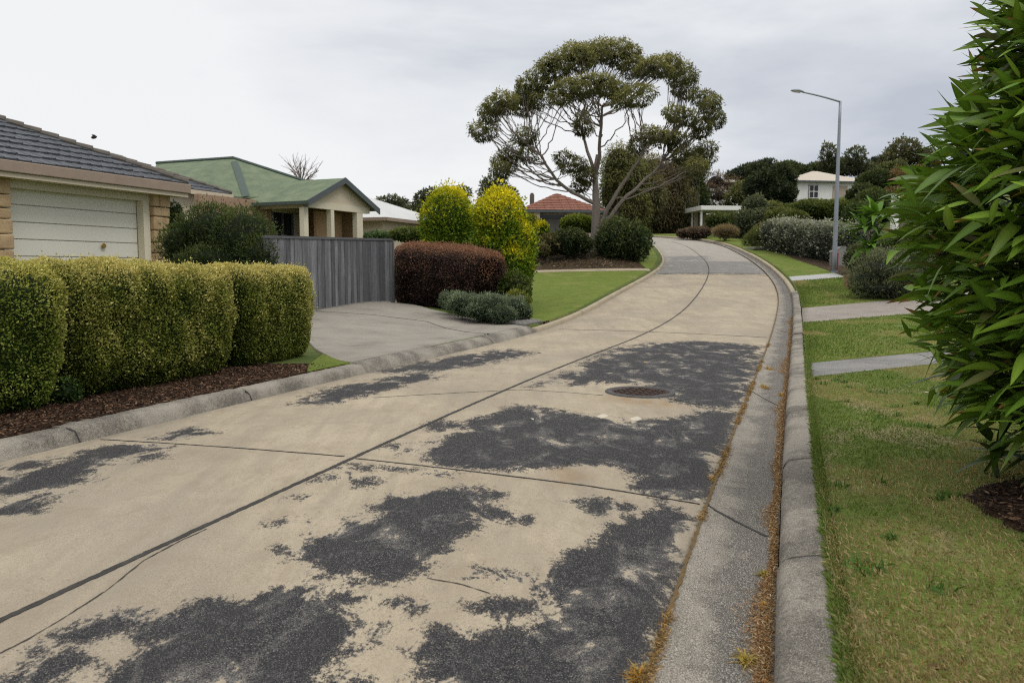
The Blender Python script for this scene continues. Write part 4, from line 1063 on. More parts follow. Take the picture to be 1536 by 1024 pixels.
# ---- house with the sandstone garage (left edge)
def house_garage():
    C = at(250, 330, 24.0); zf = 1.15; C[2] = zf
    E = at(284, 283, 24.3); zeave = at(278, 291, 24.3)[2]
    t = thing('garage_house', [C[0], C[1], float(G(C[0], C[1]))], 'cream house with grey tiled hip roof and sandstone-pillared garage', 'house')
    g0 = float(G(C[0], C[1])) - .8
    P = lambda along, inn, z: C + (-DV) * along + (-NV) * inn + UP * (z - C[2])
    pil = .62
    # front wall pieces round the opening: lintel, then the far part of the house
    dw0, dw1 = pil + .26, 5.02                       # door runs from here to here along the front
    ztop = at(205, 299, 23.2)[2]
    w = MB()
    w.box((P((dw0 + dw1) / 2 - .1, .14, (ztop + zeave) / 2 + .0)), -DV * ((dw1 - dw0) / 2 + .35), NV * .12, UP * ((zeave - ztop) / 2 + .04))
    w.box(P(dw0 - .13, .14, (g0 + ztop) / 2 - .02), DV * .12, NV * .118, UP * ((ztop - g0) / 2 - .02))
    w.box(P(5.1 + .9 + 2.5, .2, (g0 + zeave) / 2), DV * 2.5, NV * .12, UP * ((zeave - g0) / 2))
    w.box(P(.2, 4.2, (g0 + zeave) / 2), DV * .12, NV * 3.9, UP * ((zeave - g0) / 2))
    w.build('wall', M_CREAM, t)
    d = MB(); gm = MB(); nrow = 6; z0 = zf - .1; hh = (ztop - z0) / nrow
    for i in range(nrow):
        d.box(P((dw0 + dw1) / 2, .30, z0 + hh * (i + .5)), DV * (dw1 - dw0) / 2, NV * .03, UP * (hh / 2 - .012))
    gm.box(P((dw0 + dw1) / 2, .33, (z0 + ztop) / 2), DV * (dw1 - dw0) / 2, NV * .035, UP * (ztop - z0) / 2)
    dr = d.build('garage_door', M_DOORPAINT, t, bevel=.008)
    dr['_o'] = t['_o']
    gm.build('backing', M_GROOVE, dr)
    kn = at(116, 369, 22.4); s = (NV @ (P(2.2, .26, 0) - kn)); kn = kn + NV * s
    k = MB(); k.tube([kn - NV * .02, kn + NV * .03, kn + NV * .05, kn + NV * .075], [.03, .03, .075, .06], 12); k.build('door_knob', M_BRASS, dr)
    # pillars of stacked rough stone
    rng = np.random.default_rng(5)
    for (a0, a1) in ((-.02, pil), (dw1 + .04, dw1 + .85)):
        mb = MB(); z = g0
        while z < zeave - .02:
            h = min(.26 + .16 * rng.random(), zeave - z); h = zeave - z if zeave - z - h < .12 else h
            cut = [a0, a0 + (a1 - a0) * (.35 + .3 * rng.random()), a1] if rng.random() < .7 else [a0, a1]
            for u0, u1 in zip(cut[:-1], cut[1:]):
                c = P((u0 + u1) / 2, .12 + rng.normal(0, .018), z + h / 2)
                mb.box(c, DV * ((u1 - u0) / 2 - .008 + .012 * rng.random()), NV * (.24 + .02 * rng.random()), UP * (h / 2 - .008))
            z += h
        mb.build('stone_pillar', M_STONE, t, bevel=.035)
    # roof
    Ee, R, _ = hip_roof(P(0, 0, 0), 9.5, 8.0, .45, zeave + .27, math.radians(24.5))
    mb = MB()
    tile_slope(mb, Ee[0], Ee[1], R[0], R[1], 10, .055, .006, seed=2); tile_slope(mb, Ee[0], Ee[3], R[0], R[0], 10, .055, seed=3)
    mb.quad(Ee[2], Ee[1], R[1], R[1] + UP * .01); mb.quad(Ee[3], Ee[2], R[1], R[0])
    rf = mb.build('roof', M_TILE, t); rf['_o'] = t['_o']
    cm = MB(); cap_line(cm, Ee[0] + UP * .02, R[0], 15); cap_line(cm, R[0], R[1], 6); cm.build('ridge_capping', M_CAP, rf)
    f = MB()
    f.box((Ee[0] + Ee[1]) / 2 - UP * .13 + NV * .02, DV * (np.linalg.norm(Ee[1] - Ee[0]) / 2 + .03), NV * .05, UP * .135)
    f.box((Ee[0] + Ee[3]) / 2 - UP * .13 + DV * .02, NV * (np.linalg.norm(Ee[3] - Ee[0]) / 2 - .04), DV * .05, UP * .135)
    f.build('gutter', M_FASCIA, t, bevel=.02)
    f = MB()
    f.box((Ee[0] + Ee[1]) / 2 - UP * .325 - NV * .03, DV * (np.linalg.norm(Ee[1] - Ee[0]) / 2 - .02), NV * .03, UP * .055)
    s_ = (Ee[0] + Ee[1]) / 2 - UP * .36 - NV * .25; f.box(s_, DV * (np.linalg.norm(Ee[1] - Ee[0]) / 2 - .04), NV * .19, UP * .012)
    f.build('soffit', M_TRIM, t)
    # lower wing running on behind
    W = at(342, 300, 36.0); zW = at(338, 297, 36)[2]; zb = float(G(W[0], W[1])) - .5
    mb = MB(); c = W - NV * 3.2 - DV * 4.4; c[2] = (zb + zW) / 2
    mb.box(c, DV * 4.2, NV * 3.0, UP * (zW - zb) / 2); mb.build('wing_wall', M_CREAM, t)
    E2, R2, lng = hip_roof(W - NV * .35 - DV * .3, 8.0, 6.0, .45, zW + .16, math.radians(23))
    mb = MB(); tile_slope(mb, E2[0], E2[1], R2[0], R2[1], 8, seed=12); tile_slope(mb, E2[0], E2[3], R2[0], R2[0], 8, seed=13)
    mb.quad(E2[3], E2[2], R2[1], R2[0]); mb.build('wing_roof', M_TILE, t)
    mb = MB(); cap_line(mb, E2[0] + UP * .02, R2[0], 9, .09); mb.build('ridge_capping', M_CAP, t)
    mb = MB(); mb.box((E2[0] + E2[1]) / 2 - UP * .1 + NV * .02, DV * (np.linalg.norm(E2[1] - E2[0]) / 2 + .02), NV * .05, UP * .09)
    mb.box((E2[0] + E2[3]) / 2 - UP * .1 + DV * .02, NV * (np.linalg.norm(E2[3] - E2[0]) / 2 - .04), DV * .05, UP * .09)
    mb.build('wing_gutter', M_TRIM, t)
house_garage()

# ---- house with the green roof and gabled porch
def house_green():
    Y0 = 37.0
    A0 = at(457, 305, Y0 - 2.2); A1 = at(553, 307, Y0 + 2.2); zE = (A0[2] + A1[2]) / 2 - .02
    A0[2] = A1[2] = zE
    L = np.linalg.norm(A1 - A0); D_ = (A1 - A0) / L; N_ = np.array([D_[1], -D_[0], 0])
    ap = (A0 + A1) / 2; ap[2] = at(508, 271, ap[1])[2]
    gz = float(G(ap[0], ap[1])) - .6
    t = thing('green_roof_house', [ap[0], ap[1], gz + .6], 'brick house with mossy green roof and cream gabled porch', 'house')
    back = 7.0
    # gable porch roof: two slopes running back from the front, with overhang
    mb = MB(); th = UP * .10; ov = N_ * .35
    for s0 in (A0, A1):
        out = (s0 - ap); out = out / np.linalg.norm(out) * .35
        a = s0 + out + ov; b = ap + ov; c = ap - N_ * back; d = s0 + out - N_ * back
        mb.hull([a, b, c, d], [a + th, b + th, c + th, d + th])
    mb.build('porch_roof', M_GREENROOF, t)
    mb = MB()
    for s0 in (A0, A1):
        out = (s0 - ap); out = out / np.linalg.norm(out) * .38
        a = s0 + out + ov * 1.06; b = ap + ov * 1.06; k = UP * .26; e = N_ * .06
        mb.hull([a - k * .55, b - k * .55, b - k * .55 + e, a - k * .55 + e], [a + k * .48, b + k * .48, b + k * .48 + e, a + k * .48 + e])
    mb.build('barge_board', M_SLATE, t)
    mb = MB(); e = N_ * .1
    mb.hull([A0 - e, A1 - e, ap - e], [A0 + e, A1 + e, ap + e]); mb.build('gable', M_TRIM, t)
    bm = MB(); bh = .16
    bm.box((A0 + A1) / 2 - UP * bh * .9, D_ * (L / 2 - .1), N_ * .12, UP * bh * .9)
    bm.box(A0 - N_ * 2.2 - UP * bh * .9 + D_ * .25, N_ * 2.0, D_ * .12, UP * bh * .88)
    bm.build('beam', M_CREAM, t)
    zt = zE - bh * 1.8
    for (px, wd) in ((456, .14), (493, .12), (535, .24)):
        k = (px - 457) / 96.0; p = A0 + (A1 - A0) * k
        mb = MB(); mb.box(np.array([p[0], p[1], (gz + zt) / 2]) - N_ * .02, D_ * wd, N_ * .13, UP * (zt - gz) / 2); mb.build('column', M_CREAM, t, bevel=.01)
    # body behind the porch
    bk = N_ * -2.6
    w0 = A0 + bk - D_ * 3.4; w1 = A1 + bk
    mb = MB(); wall_quad(mb, w0, A0 + bk + D_ * .9, gz, zE + .1, .25, -N_); mb.build('wall', M_BRICKTAN, t)
    mb = MB(); wall_quad(mb, A0 + bk + D_ * 2.9, A1 + bk, gz, zE + .1, .25, -N_); mb.build('wall', M_RENDER_TAN, t)
    mb = MB(); wall_quad(mb, A0 + bk + D_ * .9, A0 + bk + D_ * 2.9, gz, gz + .35, .2, -N_); mb.build('sill_wall', M_CREAM, t)
    mb = MB(); wall_quad(mb, A0 + bk + D_ * .9, A0 + bk + D_ * 2.9, zE - .35, zE + .1, .22, -N_); mb.build('lintel', M_CREAM, t)
    wn = MB(); wall_quad(wn, A0 + bk * 1.02 + D_ * .9, A0 + bk * 1.02 + D_ * 2.3, gz + .35, zE - .35, .1, -N_); win = wn.build('window', M_GLASS, t); win['_o'] = t['_o']
    fr = MB()
    for k in (.93, 1.6, 2.27): fr.box(A0 + bk * .985 + D_ * k + UP * ((gz + .35 + zE - .35) / 2 - zE), D_ * .035, N_ * .04, UP * ((zE - gz - .7) / 2))
    fr.build('frame', M_SLATE, win)
    mb = MB(); wall_quad(mb, A0 + bk * 1.0 + D_ * 2.3, A0 + bk * 1.0 + D_ * 2.9, gz, zE - .3, .1, -N_); mb.build('panel', M_CREAM, t)
    mb = MB(); wall_quad(mb, A1 + bk * .0 - D_ * .2 - N_ * .3, A1 + bk * 2.2 - D_ * .2, gz, zE, .2, -D_); mb.build('side_wall', M_RENDER_TAN, t)
    # ochre screen wall in the porch right bay
    mb = MB(); wall_quad(mb, A0 + D_ * (L * .40) - N_ * .9, A0 + D_ * (L * .80) - N_ * .9, gz, zt, .15, -N_); mb.build('screen_wall', M_RENDER_TAN, t)
    # main hip roof
    R0 = at(235, 247, Y0 + 6); R1 = at(350, 240, Y0 + 4.0); zr = R1[2]; R0[2] = zr
    B0 = at(215, 299, Y0 - 1.2); B1 = at(404, 300, Y0 - .6); B0[2] = B1[2] = zE + .22
    B2 = at(452, 268, Y0 + 7.5); B2[2] = zE + .22
    B2b = B1 + (R1 - B1) * 2; B2b[2] = zE + .22
    X1 = B1 - N_ * 8 + D_ * 3.0; X1[2] = zE + .22
    rt = at(440, 269, Y0 + 3.4)
    mb = MB(); th = UP * .07
    mb.hull([B0, B1, R1, R0], [B0 + th, B1 + th, R1 + th, R0 + th])
    hipb = np.array([rt[0], rt[1], rt[2]]); lowr = hipb + (hipb - R1) * .9
    mb.hull([B1, lowr, R1], [B1 + th, lowr + th, R1 + th])
    mb.hull([lowr, R0, R1], [lowr + th, R0 + th, R1 + th])
    rf = mb.build('roof', M_GREENROOF, t); rf['_o'] = t['_o']
    mb = MB(); vt = at(357, 248, Y0 + 3.0); vb = at(375, 297, Y0 - .5)
    nn = np.cross(B1 - B0, R1 - B0); nn = nn / np.linalg.norm(nn); nn = nn * np.sign(nn[2])
    pl = lambda p: p - nn * ((p - B0) @ nn) + nn * .10
    a = pl(R1 + (B1 - R1) * .08 - D_ * .1); b = pl(B1 - (B1 - B0) / np.linalg.norm(B1 - B0) * 1.0)
    sd = np.cross(nn, b - a); sd = sd / np.linalg.norm(sd) * .16
    mb.quad(a - sd, a + sd, b + sd, b - sd); mb.build('valley_strip', M_GREENDARK, rf)
    mb = MB(); mb.tube([R0 + UP * .1, R1 + UP * .1], .09, 6); mb.tube([R1 + UP * .1, lowr + UP * .1], .09, 6); mb.build('ridge_capping', M_GREENDARK, rf)
    mb = MB(); wall_quad(mb, B0 - N_ * .5, B1 - N_ * .5 - D_ * .2, gz, zE + .15, .25, -N_); mb.build('wall', M_BRICKTAN, t)
    mb = MB(); f0, f1 = B0 + N_ * .03, B1 + N_ * .03 + D_ * .4
    mb.box((f0 + f1) / 2 - UP * .06, (f1 - f0) / 2, N_ * .05, UP * .09); mb.build('gutter', M_WHITE, t)
    mb = MB(); f0 = A0 - D_ * .36 - UP * .12; mb.box(f0 - N_ * 1.2, N_ * 1.7, D_ * .05, UP * .07); mb.build('porch_gutter', M_GREENDARK, t)
house_green()

def simple_house(name, label, corner, la, lb, z0, zE, pitch, mroof, mwall, over=.45, da=None, db=None, extra=None, gut=None, rows=0):
    da = -DV if da is None else da; db = -NV if db is None else db
    c = np.array(corner, float); t = thing(name, [c[0], c[1], z0], label, 'house')
    mb = MB(); m = c + da * la / 2 + db * lb / 2; m[2] = (z0 - .8 + zE) / 2
    mb.box(m, da * la / 2, db * lb / 2, UP * (zE - z0 + .8) / 2); mb.build('wall', mwall, t)
    E, R, lng = hip_roof(c, la, lb, over, zE + .12, pitch, da, db)
    mb = MB(); th = UP * .08
    quads = ([(E[0], E[1], R[1], R[0]), (E[2], E[3], R[0], R[1])] if lng else [(E[1], E[2], R[1], R[0]), (E[3], E[0], R[0], R[1])])
    tris = ([(E[0], R[0], E[3]), (E[1], E[2], R[1])] if lng else [(E[0], E[1], R[0]), (E[3], R[1], E[2])])
    if rows:
        for q in quads: tile_slope(mb, q[0], q[1], q[3], q[2], rows, .05, tilew=.6)
        for q in ([(E[0], E[3], R[0])] if lng else [(E[0], E[1], R[0])]): tile_slope(mb, q[0], q[1], q[2], q[2], rows, .05, tilew=.6)
    for q in quads + tris: mb.add(list(q), [tuple(range(len(q)))])
    mb.build('roof', mroof, t)
    mb = MB()
    for a, b in zip(E, E[1:] + E[:1]):
        v = b - a; Lv = np.linalg.norm(v); v /= Lv; nn = np.array([v[1], -v[0], 0]); mb.box((a + b) / 2 - UP * .07, v * (Lv / 2 - .02), nn * .06, UP * .09)
    mb.build('gutter', gut or M_TRIM, t)
    return t, E, R, da, db
# pale metal roof behind the porch
c = at(556, 345, 50.0); zE = at(548, 341, 50)[2]
t, *_ = simple_house('pale_roof_house', 'low ochre house with pale metal hip roof behind the porch', [c[0] + 5.0, c[1] + 1.2, 0], 9.0, 7.4, float(G(c[0], 50)) - .2, zE, math.radians(21), M_METALROOF, M_TRIM, da=-DV, db=-NV, gut=M_FASCIA)
# red tiled house past the gum tree
c = at(898, 330, 58.0); zE = at(850, 319, 58)[2]
dA = np.array([-.995, -.10, 0]); dB = np.array([-.10, .995, 0])
t, E, R, da, db = simple_house('red_roof_house', 'single-storey house with red-brown tiled hip roof behind the gum tree', c, 5.3, 7.0, float(G(c[0], 58)) - .3, zE, math.radians(25), M_REDTILE, M_WALLGREY, da=dA, db=dB, gut=M_SLATE, rows=10)
mb = MB(); p = c + da * 3.05 - db * .03; mb.box(np.array([p[0], p[1], zE - 1.5]), da * 1.2, db * .05, UP * 1.1); g_ = mb.build('opening_panel', mat_plain('opening_shade', (.11, .105, .095), (.07, .066, .06), .9), t)  # dark panel on the solid wall, shade of the opening painted in its colour
mb = MB(); p = c + da * 3.05 - db * .09; mb.box(np.array([p[0], p[1], zE - .32]), da * 1.7, db * .05, UP * .12); mb.build('lintel', M_GLASS, t)
mb = MB(); p = c + da * 4.55 - db * .2; mb.box(np.array([p[0], p[1], zE - 1.6]), da * .22, db * .2, UP * 1.6); mb.build('column', M_WALLGREY, t)
mb = MB(); p = at(798, 300, 62); mb.box([p[0], p[1], p[2] - .7], np.array([.17, 0, 0]), np.array([0, .17, 0]), UP * 1.1); mb.box([p[0], p[1], p[2] + .46], np.array([.12, 0, 0]), np.array([0, .12, 0]), UP * .06); mb.build('chimney', M_BARKC if False else M_CAP, t)
# white house on the hill
c = at(1197, 290, 92.0); zE = at(1200, 273, 92)[2]
dA = np.array([.985, .17, 0]); dB = np.array([-.17, .985, 0])
t, E, R, da, db = simple_house('white_house', 'white rendered house with cream hip roof up on the right hill', c, 8.6, 8.0, at(1200, 303, 92)[2], zE, math.radians(20), mat_plain('roof_cream', (.50, .44, .36), (.42, .37, .30), .8, 1.5, 20, .2), M_WHITE, da=dA, db=dB, over=.5, gut=M_SLATE)
mb = MB(); p = c + da * 1.9 - db * .03; zw = at(1219, 287, 92)[2]
mb.box(np.array([p[0], p[1], zw]), da * .62, db * .04, UP * .80); wdw = mb.build('window', M_GLASS, t); wdw['_o'] = t['_o']
mb = MB()
for k in (-.55, 0, .55): mb.box(np.array([p[0], p[1], zw]) + da * k - db * .05, da * .035, db * .03, UP * .74)
for k in (-.72, .0, .72): mb.box(np.array([p[0], p[1], zw]) + UP * k - db * .052, da * .57, db * .03, UP * .035)
mb.build('frame', M_WHITE, wdw)
mb = MB(); p = c + da * 5.2 - db * .03; mb.box(np.array([p[0], p[1], zw - .25]), da * .9, db * .05, UP * .95); mb.build('side_opening', M_WALLGREY, t)
mb = MB(); p = c + da * 8.4 + db * 2.0; mb.box(np.array([p[0], p[1], zE + .35]), da * 1.8, db * 1.6, UP * .10); mb.build('awning', M_WHITE, t)
# second white house half hidden
c = at(1088, 290, 104.0)
t, E, R, da, db = simple_house('far_white_house', 'far pale house half hidden by trees above the carport', c, 3.6, 6.0, at(1100, 318, 104)[2], at(1100, 273, 104)[2], math.radians(12), M_METALROOF, M_WHITE, da=np.array([.9, .43, 0]), db=np.array([-.43, .9, 0]))
mb = MB(); p = c + da * 2.2 - db * .03; mb.box(np.array([p[0], p[1], at(1100, 287, 104)[2]]), da * .5, db * .04, UP * .6); mb.build('window', M_GLASS, t)
# flat roofed carport
c = at(1046, 318, 82.0); zt = at(1046, 313, 82)[2]; gz = at(1046, 332, 82)[2] - 1.2
t = thing('carport', [c[0], c[1], gz], 'flat white-roofed carport beyond the top of the road', 'carport')
mb = MB(); mb.box(np.array([c[0] + 2.2, c[1] + 1.5, zt]), np.array([2.4, .3, 0]), np.array([-.3, 2.4, 0]), UP * .22); mb.build('roof', M_WHITE, t, bevel=.03)
for dx, dy in ((.3, -.5), (4.0, 0), (.2, 3.2), (3.9, 3.4)):
    mb = MB(); mb.box([c[0] + dx, c[1] + dy, (gz - 1 + zt) / 2], [.09, 0, 0], [0, .09, 0], [0, 0, (zt - gz + 1) / 2 - .2]); mb.build('post', M_WHITE, t)
mb = MB(); mb.box([c[0] + 2.3, c[1] + 3.0, (gz + zt) / 2 - .4], [2.0, .2, 0], [0, .08, 0], [0, 0, (zt - gz) / 2]); mb.build('back_wall', M_WALLGREY, t)

# ---- weathered timber gate across the driveway
def gate():
    a = at(398, 470, 18.2); b = at(588, 447, 24.7)
    d = np.array([b[0] - a[0], b[1] - a[1], 0]); L = np.linalg.norm(d); d /= L; nrm = np.array([d[1], -d[0], 0])
    ztop = lambda k: at(415, 358, 18.9)[2] * (1 - k) + at(588, 360.5, 24.7)[2] * k
    zbot = lambda k: (float(G(*(a[:2] + d[:2] * L * k)))) + .06
    t = thing('timber_gate', [b[0], b[1], zbot(1)], 'weathered grey vertical-board timber gate at the head of the driveway', 'gate')
    rng = np.random.default_rng(9); n = 38; V, Fs, cs = [], [], []
    mb = MB(); cols = []
    for i in range(n):
        k0, k1 = i / n, (i + 1) / n; p0 = a[:2] + d[:2] * (L * k0 + .006); p1 = a[:2] + d[:2] * (L * k1 - .006)
        off = nrm[:2] * (.006 * (i % 2) + rng.normal(0, .003)); th = nrm[:2] * .02
        zt0, zt1 = ztop(k0), ztop(k1); zb0, zb1 = zbot(k0), zbot(k1)
        q = [p0 + off - th, p1 + off - th, p1 + off + th, p0 + off + th]
        mb.hull([(*q[0], zb0), (*q[1], zb1), (*q[2], zb1), (*q[3], zb0)], [(*q[0], zt0), (*q[1], zt1), (*q[2], zt1), (*q[3], zt0)])
        cols += [rng.random()] * 8
    o = mb.build('boards', mat_boards(), t)
    at_ = o.data.attributes.new('col', 'FLOAT', 'POINT'); at_.data.foreach_set('value', np.array(cols, np.float32))
    mb = MB(); 
    A_, B_ = np.array([*a[:2], ztop(0) + .02]), np.array([*b[:2], ztop(1) + .02]); v = (B_ - A_) / 2
    mb.box((A_ + B_) / 2, v, nrm * .045, UP * .03); mb.build('top_rail', mat_plain('rail_grey', (.12, .12, .125), (.08, .08, .085), .85), t)
    mb = MB(); p = b + d * .06; mb.box([p[0], p[1], (zbot(1) - .1 + ztop(1)) / 2], d * .05, nrm * .05, UP * ((ztop(1) - zbot(1)) / 2 + .06)); mb.build('post', M_WALLGREY if False else mat_plain('post_grey', (.15, .15, .155), (.09, .09, .095), .85), t)
gate()

# ---- street lamp
def lamp():
    b = hitG(1251, 409)
    sc = b[1]; top = at(1268, 152, sc); base = np.array([b[0], b[1], b[2] - .05]); topp = np.array([b[0], b[1], top[2]])
    t = thing('street_lamp', b, 'tall grey steel street lamp with outreach arm over the right verge', 'street lamp')
    mb = MB(); z = np.linspace(0, 1, 10)[:, None]; mb.tube(base + (topp - base) * z, np.linspace(.115, .060, 10), 12); mb.build('pole', M_STEEL, t, smooth=True)
    mb = MB(); mb.tube([base, base + UP * .12], .17, 12); mb.build('base_plate', M_STEEL, t)
    e = at(1204, 138.5, sc - .6); s0 = topp - UP * .03
    k = np.linspace(0, 1, 8)[:, None]; pts = s0 + (e - s0) * k + UP * .10 * k * (1 - k)
    mb = MB(); mb.tube(pts, np.linspace(.045, .035, 8), 8); mb.build('arm', M_STEEL, t, smooth=True)
    d = (e - s0); d[2] = d[2] * .35; d /= np.linalg.norm(d); sd = np.cross(d, UP); sd /= np.linalg.norm(sd); up = np.cross(sd, d)
    # head: flattened tapered body
    secs = [(-.05, .045, .05, 0), (.10, .09, .075, .015), (.30, .145, .085, .02), (.48, .13, .07, .01), (.60, .06, .035, 0)]
    def loftbox(secs, lo, hi):
        V = []; n = 12
        for s_, w_, h_, o_ in secs:
            for q in range(n):
                a = 2 * math.pi * q / n; zz = math.sin(a); V.append(e + d * s_ + sd * w_ * math.cos(a) + up * (o_ + (h_ * hi if zz > 0 else h_ * lo) * zz))
        Fs = [(i * n + q, i * n + (q + 1) % n, (i + 1) * n + (q + 1) % n, (i + 1) * n + q) for i in range(len(secs) - 1) for q in range(n)]
        Fs += [tuple(range(n))[::-1], tuple((len(secs) - 1) * n + q for q in range(n))]
        return V, Fs
    mb = MB(); mb.add(*loftbox(secs, .35, 1)); hd = mb.build('lamp_head', M_STEEL, t, smooth=True); hd['_o'] = t['_o']
    mb = MB(); mb.add(*loftbox([(s_ * .8 + .06, w_ * .8, h_, o_ - .012) for s_, w_, h_, o_ in secs[1:]], .75, .1)); mb.build('lens', mat_plain('lens', (.62, .63, .62), (.55, .56, .56), .2, 3, 20, 0), hd, smooth=True)
    return b
LB_ = lamp()
# red marker box, grey cabinet behind it, timber post
p = hitG(1255, 401); p = np.array([LB_[0] + .12, LB_[1] + .25, float(G(LB_[0] + .1, LB_[1] + .25))]); s = p[1] / FPX
t = thing('red_marker', p, 'short red box post right behind the street lamp', 'marker post')
mb = MB(); mb.box(p + UP * .52, [.13, .03, 0], [-.02, .09, 0], UP * .40); mb.build('box', M_RED, t, bevel=.02)
mb = MB(); mb.box(p + UP * .04, [.05, 0, 0], [0, .05, 0], UP * .10); mb.build('foot', M_IRON, t)
p = at(1262, 392, 41); gz = float(G(p[0], p[1]))
t = thing('service_cabinet', [p[0], p[1], gz], 'low grey peaked service cabinet behind the red marker', 'cabinet')
mb = MB(); mb.box([p[0], p[1], gz + .35], [.50, .1, 0], [-.05, .28, 0], UP * .36); mb.build('body', M_DRIVE_GREY, t, bevel=.02)
mb = MB(); mb.hull([[p[0] - .54, p[1] - .36, gz + .715], [p[0] + .54, p[1] - .18, gz + .715], [p[0] + .5, p[1] + .4, gz + .715], [p[0] - .58, p[1] + .22, gz + .715]], [[p[0] - .1, p[1] - .3, gz + 1.0], [p[0] + .1, p[1] - .25, gz + 1.0], [p[0] + .1, p[1] + .3, gz + 1.0], [p[0] - .1, p[1] + .3, gz + 1.0]]); mb.build('lid', M_DRIVE_GREY, t)
p = hitG(1271, 431)
t = thing('timber_post', p, 'stubby brown timber post at the end of the pale path', 'post')
mb = MB(); mb.box(p + UP * .20, [.10, .02, 0], [-.02, .10, 0], UP * .27); mb.build('shaft', M_TIMBER, t, bevel=.015)
mb = MB(); mb.box(p + UP * .485, [.115, .02, 0], [-.02, .115, 0], UP * .018); mb.build('cap', M_TIMBER, t)
p = hitG(973, 385)
t = thing('garden_stake', p, 'thin timber stake standing in the lawn wedge by the bend', 'stake')
mb = MB(); mb.tube([p - UP * .1, p + UP * .45], [.028, .022], 6); mb.build('shaft', M_TIMBER, t)
# pit lid on the far verge
p = hitG(1140, 374)
t = thing('pit_lid', p, 'flat grey concrete pit lid on the far right verge', 'pit lid')
mb = MB(); mb.box(p + UP * .06, [.75, .1, 0], [-.1, .8, 0], UP * .07); mb.build('surround', M_DRIVE_GREY, t, bevel=.02)
mb = MB(); mb.box(p + UP * .135, [.5, .07, 0], [-.07, .55, 0], UP * .015); mb.build('cover', M_IRON, t, bevel=.01)

# ---- manhole in the road
def manhole():
    c = ground_hit(960, 589); x, y = c[0], c[1]; z = float(road_z(x, y)); R_ = .415
    t = thing('manhole', [x, y, z], 'round rusty manhole cover with dark iron ring in the road', 'manhole cover')
    def ring(r, zz, n=48): return [(x + r * math.cos(2 * math.pi * k / n), y + r * math.sin(2 * math.pi * k / n), z + zz) for k in range(n)]
    mb = MB(); n = 48; V = ring(R_ + .035, -.02) + ring(R_ + .03, .018) + ring(R_ - .03, .021) + ring(R_ - .045, .006) + ring(R_ - .05, -.03)
    mb.add(V, [(i * n + k, i * n + (k + 1) % n, (i + 1) * n + (k + 1) % n, (i + 1) * n + k) for i in range(4) for k in range(n)]); mb.build('frame', M_IRON, t, smooth=True)
    mb = MB(); V = ring(R_ - .052, .009) + ring(R_ - .052, -.03); mb.add(V, [tuple(range(n)), *[(k, n + k, n + (k + 1) % n, (k + 1) % n) for k in range(n)]])
    for i in range(-5, 6):
        for j in range(-5, 6):
            if i * i + j * j < 27 and (i + j) % 2 == 0: mb.box([x + i * .06, y + j * .06, z + .0125], [.022, .008, 0], [-.008, .022, 0], [0, 0, .006])
    cv = mb.build('cover', M_RUST, t); cv['_o'] = t['_o']
    for sx in (-1, 1):
        mb = MB(); mb.box([x + sx * .24, y + .02, z + .013], [.035, 0, 0], [0, .014, 0], [0, 0, .006]); mb.build('keyhole', M_GLASS, cv)
manhole()
# grate at the corner of the driveway
g = [ground_hit(*p, h=.142) for p in ((748, 484), (785, 478), (814, 483), (786, 489))]
cz = np.mean(g, 0)
t = thing('drain_grate', cz, 'slatted dark drain grate between driveway and mown lawn', 'drain grate')
mb = MB(); mb.hull([p - UP * .04 for p in g], [p + UP * .015 for p in g]); mb.build('pit', M_IRON, t)
mb = MB()
for i in range(7):
    k = (i + .5) / 7; a = g[0] + (g[3] - g[0]) * k; b = g[1] + (g[2] - g[1]) * k; v = (b - a)
    mb.box((a + b) / 2 + UP * .035, v / 2 * .94, np.array([-v[1], v[0], 0]) / np.linalg.norm(v) * .020, UP * .022)
mb.build('slats', mat_plain('slat_grey', (.33, .31, .28), (.16, .15, .135), .85), t)
# rock in the mulch bed
p = hitG(632, 455)
V, T = ICO2; q = V * np.array([.20, .15, .11]) * (1 + .5 * (fbm(V, 1.6, 3, 4) - .5))[:, None] + p + [0, 0, .06]
o = mesh_np('rock', q - p, T, 3, M_STONE); o.location = p; tag(o, 'small ochre rock on the mulch before the purple hedge', 'rock')
# bird over the roof
p = at(141, 206, 32)
t = thing('bird', p, 'small dark bird flying above the grey tiled roof', 'bird')
V, T = ICO2; o = mesh_np('body', p + V * np.array([.12, .07, .065]) + np.array([0, 0, 0]) + V[:, :1] * np.array([0, 0, .02]), T, 3, mat_plain('bird_dark', (.035, .03, .03), (.02, .018, .018), .8), parent=t, smooth=True)
mb = MB(); mb.add([p + [-.04, .02, .03], p + [.06, .02, .03], p + [.03, .05, .10], p + [-.06, .06, .11]], [(0, 1, 2, 3)]); mb.add([p + [-.04, -.02, .03], p + [.06, -.02, .03], p + [.03, -.06, .09], p + [-.06, -.07, .10]], [(3, 2, 1, 0)]); mb.build('wings', mat_plain('wing_dark', (.04, .03, .03), None, .8), t)
# white-posted fence by the leafy plant
p = at(1343, 345, 33); gz = float(G(p[0], p[1])) - .1
t = thing('side_fence', [p[0], p[1], gz], 'grey panel fence with white end post beside the palm', 'fence')
mb = MB(); mb.box([p[0] - .05, p[1], (gz + at(1340, 293, 33)[2]) / 2], [.11, .03, 0], [-.03, .10, 0], [0, 0, (at(1340, 293, 33)[2] - gz) / 2]); mb.build('post', M_WHITE, t, bevel=.01)
mb = MB()
for i in range(4): mb.box([p[0] + .28 + i * .27, p[1] + .04 + i * .04, (gz + at(1360, 296, 33)[2]) / 2 - .05], [.125, .02, 0], [0, .02, 0], [0, 0, (at(1360, 296, 33)[2] - gz) / 2]);
mb.build('panel', mat_plain('panel_brown', (.20, .165, .13), (.13, .105, .085), .9, 3, 30, .2), t)
